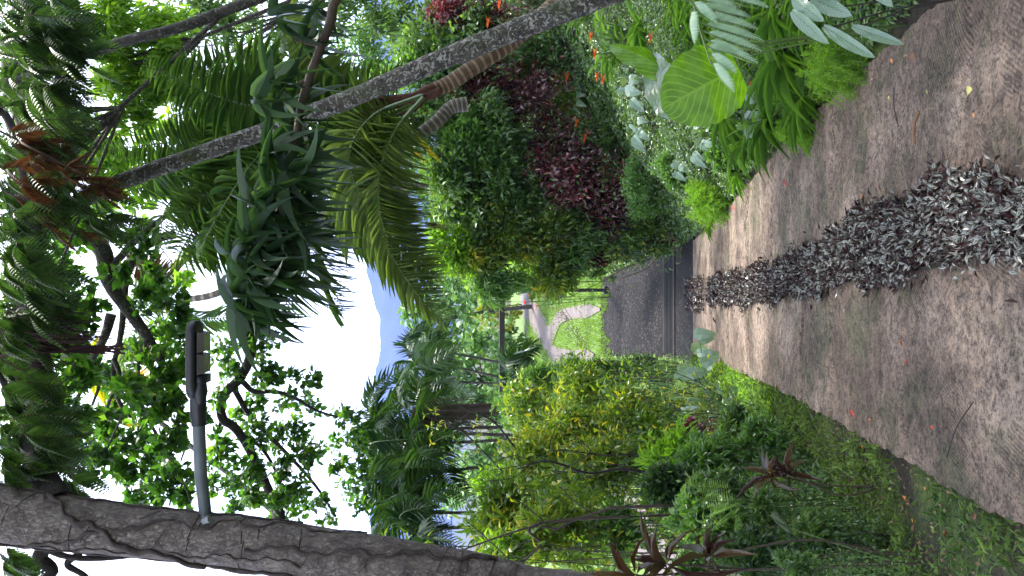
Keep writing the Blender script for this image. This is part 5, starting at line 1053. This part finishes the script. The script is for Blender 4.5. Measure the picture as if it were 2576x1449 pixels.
for lab, vx, vy, rx, ry, n, Y, mk in [('pointed leaf green shrub overlapping the barrier beam end', 1360, 960, 60, 35, 1100, 14, 'narrow'), ('dark shrub hugging the left edge of the asphalt', 1500, 935, 90, 30, 1600, 14, 'hedge'), ('narrow leaved bright shrub above the left crotons', 1300, 1010, 50, 55, 1000, 13, 'narrow'), ('dark glossy shrub beside the left end of the drain', 1610, 925, 50, 30, 1000, 15, 'hedge'), ('pale shrub beyond the left crotons', 1250, 1220, 60, 60, 900, 13, 'bright'), ('broad leaved green shrub against the big trunk', 1270, 1390, 60, 50, 500, 6.5, 'bright'), ('backlit green shrub on the slope under the crotons', 1700, 1180, 70, 80, 1600, 7.5, 'lime'), ('lace leaved grey green plant behind the cordyline', 1690, 1220, 70, 60, 1500, 6.2, 'feather'), ('pale green shrub beneath the crotons by the track', 1640, 1110, 50, 60, 900, 10, 'bright')]+[('dense low bush filling the slope beneath the crotons', 1780, 1160, 60, 60, 1500, 6.5, 'narrow'), ('green slope bush under the diagonal grey branch', 1740, 1300, 60, 70, 1500, 5.6, 'narrow'), ('dark slope bush behind the bright ferns', 1800, 1250, 60, 60, 1500, 5.6, 'hedge'), ('leafy bush hugging the verge below the silvery taro', 1900, 1110, 45, 45, 1100, 6.6, 'narrow'), ('dark bush low down next to the arching branch foot', 2060, 1350, 50, 60, 1300, 4.3, 'hedge'), ('shadowy fern like bush under the arching dead branch', 1900, 1390, 70, 60, 1500, 4.3, 'feather'), ('dark green bush in the hollow beyond the arching branch', 1830, 1330, 60, 60, 1200, 5., 'hedge'), ('small dark bush between the bronze cordyline and the verge', 1930, 1290, 40, 50, 900, 4.8, 'hedge'), ('green leafy bush at the bottom edge by the wine red cordyline', 1760, 1420, 60, 40, 900, 4.6, 'narrow'), ('dark bush in the hollow next to the silvery taro', 1840, 1080, 45, 60, 1100, 7.5, 'hedge'), ('thin bush behind the dark hollow on the left', 1560, 1330, 60, 60, 900, 7, 'narrow'), ('broad leaved bush in the lower left corner shade', 2010, 1430, 60, 40, 700, 3.7, 'hedge'), ('purple flecked bush on the slope beside the taro', 1745, 1075, 25, 25, 500, 8.5, 'redblack'), ('green bush low beside the asphalt edge on the left', 1440, 930, 50, 30, 900, 16, 'narrow')]:
    S('leafy_shrub', lab, 'shrub', vx, vy, rx, ry, mk, T_lance if mk != 'feather' else T_small, .11 if mk != 'feather' else .06, .035, int(n*1.3), Y=Y, group='green shrubs left of the drive', nst=5, clump=12)
# twiggy bare stems in the left thicket
for lab, pts, Y, w0, w1 in [('dark forked sapling stem in the middle of the left thicket', [(1740, 1185), (1650, 1190), (1560, 1180), (1480, 1190), (1380, 1160), (1300, 1180)], 7.4, 13, 3), ('dark upright sapling stem nearest the track', [(1700, 1150), (1600, 1142), (1520, 1145), (1440, 1135)], 8, 8, 3), ('long diagonal grey branch crossing the left thicket', [(1590, 1275), (1520, 1285), (1440, 1310), (1400, 1330), (1340, 1325), (1200, 1370), (1100, 1410)], 6, 9, 4), ('pale curving branch at the far left thicket', [(1400, 1310), (1360, 1370), (1320, 1410), (1280, 1449)], 6, 8, 4), ('thin leaning black sapling left of the slender palms', [(1520, 1330), (1420, 1250), (1300, 1130), (1240, 1060), (1150, 1020)], 10, 9, 3), ('slim dark leaning sapling behind the crotons', [(1450, 1330), (1300, 1220), (1180, 1100), (1120, 1060)], 11, 8, 3)]:
    a = P(*pts[0], Y); gr = np.array(onground(a[0], a[1])); t = thing('sapling', lab, 'sapling', gr, 'bare stemmed saplings in the left thicket')
    A = Acc(); c = curve([gr]+pl(pts, Y), 40); A.tube(c, np.linspace(px(w0, Y)/2, px(w1, Y)/2, 40), 7, 0, .05); A.build('stem', [M['darkstem'] if 'dark' in lab or 'black' in lab else M['twig']], t, smooth=True)
    A = Acc(); B = Acc()
    for k in range(16):
        p = c[rng.integers(12, 39)]; e = p+np.array([rng.normal()*.25, rng.normal()*.15, .2+.3*rng.random()]); A.tube(curve([p, (p+e)/2+rng.normal(size=3)*.03, e], 5), .004, 4)
        B.leaves(T_lance, np.repeat(e[None], 3, 0), rng.normal(size=(3, 3))+[0, 0, .4], UPV, .09, .035, 0)
    A.build('twig', [M['darkstem']], t); B.build('foliage', [M['yellow']], t)

def cordyline(label, gpt, centers, L, W, nf=14, Y=4.2):
    gr = np.array(gpt); t = thing('cordyline', label, 'plant', gr, 'bronze cordylines on the left bank')
    for (vx, vy, ax) in centers:
        c = P(vx, vy, Y); A = Acc(); rosette(A, T_lance, c, nf*2//3, L, W*1.1, 0, .9, .8, .3, axis=ax+rng.normal(size=3)*.3); rosette(A, T_lance2, c, nf//2, L*.9, W, 0, .1, 1., .3, axis=ax); A.build('leaf_tuft', [M['cordy']], t)
        Acc().tube(curve([gr, (gr+c)/2+rng.normal(size=3)*.04, c], 10), .006, 6).build('stem', [M['twig']], t, smooth=True)
p = P(2000, 1230, 4.4); cordyline('bronze cordyline tuft with orange brown leaves near the mossy verge', onground(p[0], p[1]), [(1945, 1195, (.0, -.1, 1)), (1985, 1190, (.2, -.2, .6))], .16, .035, 13, 4.4)
p = P(2000, 1420, 4.0); cordyline('large wine red cordyline in the lower left corner beside the big trunk', onground(p[0], p[1]), [(1680, 1420, (.1, 0, 1)), (1600, 1449, (.1, 0, 1)), (1790, 1400, (.1, 0, 1))], .25, .05, 12, 4.)
def dead_branch():
    g = G(2150, 1285); Y = g[1]; gr = np.array(onground(g[0], g[1])); t = thing('fallen_branch', 'curved bare brown branch arching out of the left bank', 'branch', gr)
    A = Acc(); limb(A, [(2150, 1285), (2100, 1293), (2000, 1332), (1900, 1362), (1800, 1400)], Y, 16, 8, 30, 8, 0, .06); limb(A, [(2120, 1288), (2080, 1320), (2060, 1360), (2050, 1430)], Y-.03, 12, 6, 24, 8, 0, .06); limb(A, [(2130, 1290), (2150, 1282), (2135, 1320)], Y-.03, 7, 3, 12); limb(A, [(2062, 1345), (2020, 1370), (1985, 1360)], Y-.03, 6, 3, 12)
    A.build('stem', [M['twig']], t, smooth=True)
dead_branch()
for lab, vx, vy, n, L, W in [('small dark leafy weed tuft in the lower left corner', 2210, 1400, 26, .12, .03), ('weed tuft under the arching branch', 2130, 1400, 26, .13, .03), ('dark weed tuft at the very left of the verge', 2180, 1445, 22, .14, .04), ('green weed cluster on the moss near the cordyline', 2080, 1260, 18, .07, .02), ('broad leaf weed on the verge close to the drive', 2170, 1130, 5, .09, .045)]:
    strap_clump(lab, vx, vy, n, L, W, 'strap' if 'close' not in lab else 'taro', 'weed', T_lance, group='weeds on the left verge')
# red flowers near the barrier
for lab, items in [('red torch flowers right of the barrier post', [(1228, 708), (1245, 712)]), ('red torch flowers in front of the track', [(1335, 747), (1322, 760), (1350, 770)]), ('single red flower in the dark shrub left of the asphalt', [(1478, 945)])]:
    Y = 25. if 'asphalt' not in lab else 14.; a = P(*items[0], Y); gr = np.array(onground(a[0], a[1])); t = thing('torch_ginger', lab, 'plant', gr, 'red flowered plants near the lawn')
    B = Acc(); C = Acc()
    for (x_, y_) in items:
        q = P(x_, y_, Y); A = Acc(); rosette(A, T_small, q, 9, px(9, Y), px(6, Y), 0, .6); A.build('flower', [M['petalR']], t); B.tube(curve([gr, (gr+q)/2, q], 6), .012, 4)
        for k in range(12): C.leaves(T_lance, gr+(q-gr)*rng.uniform(.3, .9), [rng.normal(), rng.normal(), .4], UPV, px(22, Y), px(7, Y), 0)
    B.build('stem', [M['stem']], t); C.build('foliage', [M['strap']], t)

# ================================================================== LITTER ON THE DRIVE
T_fall = leafT(4, ov, .35, .5, cols=3)
litter = [(2494, 228, 44, 20, 'yellow', 1.2, 'large pale yellow fallen leaf lying on the right lane of the drive'), (2341, 138, 30, 13, 'brown', .3, 'curled brown fallen leaf near the right edge of the drive'), (2283, 153, 14, 7, 'orange', .4, 'small orange fallen leaf at the right drive edge'), (2279, 246, 13, 6, 'yellow', .2, 'small yellow fallen leaf left of the brown curled one'), (2378, 232, 14, 6, 'yellow', .2, 'thin yellow fallen leaf beyond the brown curled one'), (2500, 292, 14, 8, 'orange', .8, 'orange fallen leaf beside the large pale yellow one'),
          (2205, 495, 16, 8, 'orange', .1, 'orange fallen leaf in the middle of the right lane'), (2290, 388+194, 16, 10, 'red', .5, 'red fallen leaf touching the creeper strip'), (2252, 465, 30, 13, 'brown', 0, 'brown red fallen leaf close to the creeper strip'), (1999, 450, 26, 9, 'red', 0, 'red fallen leaf on the far right lane'), (1809, 565, 20, 8, 'orange', 0, 'orange brown leaf near the lime cushion'), (1862, 517, 18, 9, 'red', .1, 'red leaf at the right edge of the drive by the lime cushion'),
          (2324, 908, 24, 12, 'red', .2, 'red fallen leaf on the left lane in front'), (2311, 857, 22, 8, 'orange', .2, 'orange fallen leaf right of the red one on the left lane'), (1810, 797, 22, 8, 'red', 0, 'red fallen leaf far down the left lane'), (2181, 1068-35, 26, 9, 'red', .1, 'reddish leaf near the mossy left edge of the drive'), (2227, 1055, 14, 7, 'orange', .3, 'small orange leaf left of the reddish one'), (2180, 1130-10, 18, 8, 'orange', .3, 'orange leaf on the moss edge by the broad leaf weed'), (2252, 1230, 18, 10, 'yellow', .3, 'pale orange leaf on the verge moss'), (2290, 1252, 22, 11, 'orange', .7, 'bright orange leaf on the verge below the weeds'),
          (2340, 1230, 18, 10, 'orange', .7, 'tan fallen leaf at the near verge'), (2360, 1330, 22, 14, 'yellow', .6, 'dull yellow curled leaf in the near weeds'), (2390, 1340, 22, 13, 'red', .2, 'pink red fallen leaf in the near weeds'), (1942, 1050, 34, 14, 'yellow', .3, 'long yellow leaf lying on the far mossy verge'), (2310, 1310, 16, 9, 'orange', .5, 'small orange leaf beside the dull yellow curl'), (2130, 1310, 14, 8, 'red', .5, 'rust leaf under the arching branch'), (2230, 1290, 14, 8, 'brown', .5, 'brown leaf on the dark verge soil'), (2395, 1092-18, 14, 8, 'red', .4, 'tiny red scrap on the left lane by the twig')]
for vx, vy, Lp, Wp, colr, ang, lab in litter:
    g = G(vx, vy); on = abs(g[0]-.2) < 1.3
    z = (float(zp(g[1]))+.028 if xl(g[1]) < g[0] < xr(g[1]) else float(H(g[0], g[1]))+.02)+.006; loc = (g[0], g[1], z); d = np.array([-math.cos(ang*1.2), math.sin(ang*1.2), -.12])
    A = Acc(); A.leaves(T_fall, np.array(loc)-d*.01, d, UPV+rng.normal(size=3)*.25, px(Lp, g[1]), px(Wp, g[1])*1.6, 0)
    A.build('fallen_leaf', [M['fall_'+colr]], loc=loc, label=lab, cat='fallen leaf', group='fallen leaves on the drive and verge', smooth=True)
for lab, a, b in [('thin dark stick lying on the left lane of the drive', (2430, 1150), (2500, 1010)), ('thin dark stick on the right lane of the drive', (2292, 222), (2302, 320)), ('red brown broken twig on the right lane', (2345, 362), (2358, 280))]:
    p0, p1 = G(*a), G(*b); p0[2] = zp(p0[1])+.035; p1[2] = zp(p1[1])+.035; m_ = (p0+p1)/2+[.01, .015, .004]; A = Acc(); A.tube(curve([p0, m_, p1], 12), [.003]*12 if 'thin' in lab else [.008]*12, 6, 0, .12)
    A.build('twig', [M['darkstem'] if 'thin' in lab else M['dry']], loc=tuple(p0), label=lab, cat='twig')
n = 1100; A = Acc(); y = 2.3+24*rng.random(n)**.8; x = xl(y)-.8+(xr(y)-xl(y)+.8)*rng.random(n); inside = (x > xl(y)); z = np.where(inside, zp(y)+.012, H(x, y)+.02)
A.leaves(T_fall, np.stack([x, y, z], -1), np.c_[rng.normal(size=(n, 2)), np.zeros(n)-.1], UPV+rng.normal(size=(n, 3))*.3, .012+.016*rng.random(n), .01+.008*rng.random(n), 0)
A.build('leaf_litter', [M['fall_tan']], label='tiny scattered bits of dry leaf litter over the drive', cat='leaf litter', kind='stuff')
n = 380; A = Acc(); y = 2.2+4.5*rng.random(n); x = xl(y)-.02-rng.random(n)*np.interp(y, [2.5, 5.5], [1.0, .5]); A.leaves(T_fall, np.stack([x, y, H(x, y)+.03], -1), np.c_[rng.normal(size=(n, 2)), np.zeros(n)+.1], UPV+rng.normal(size=(n, 3))*.5, .012+.03*rng.random(n)**2, .01+.014*rng.random(n)**2, 0)
A.build('leaf_litter', [M['fall_brown']], label='decaying brown leaf litter on the near left verge', cat='leaf litter', kind='stuff')
print('verts', sum(len(o.data.vertices) for o in bpy.data.objects if o.type == 'MESH'))

# ================================================================== HAZE
def haze():
    m = bpy.data.materials.new('haze'); m.use_nodes = True; n = m.node_tree.nodes; n.clear(); v = n.new('ShaderNodeVolumePrincipled')
    v.inputs['Color'].default_value = (.16, .27, 1, 1); v.inputs['Density'].default_value = 1.6e-4; v.inputs['Anisotropy'].default_value = .1
    o = n.new('ShaderNodeOutputMaterial'); m.node_tree.links.new(v.outputs[0], o.inputs['Volume'])
    Acc().box((0, 2000, 330), (9600, 5600, 780)).build('haze', [m], kind='stuff')
haze()
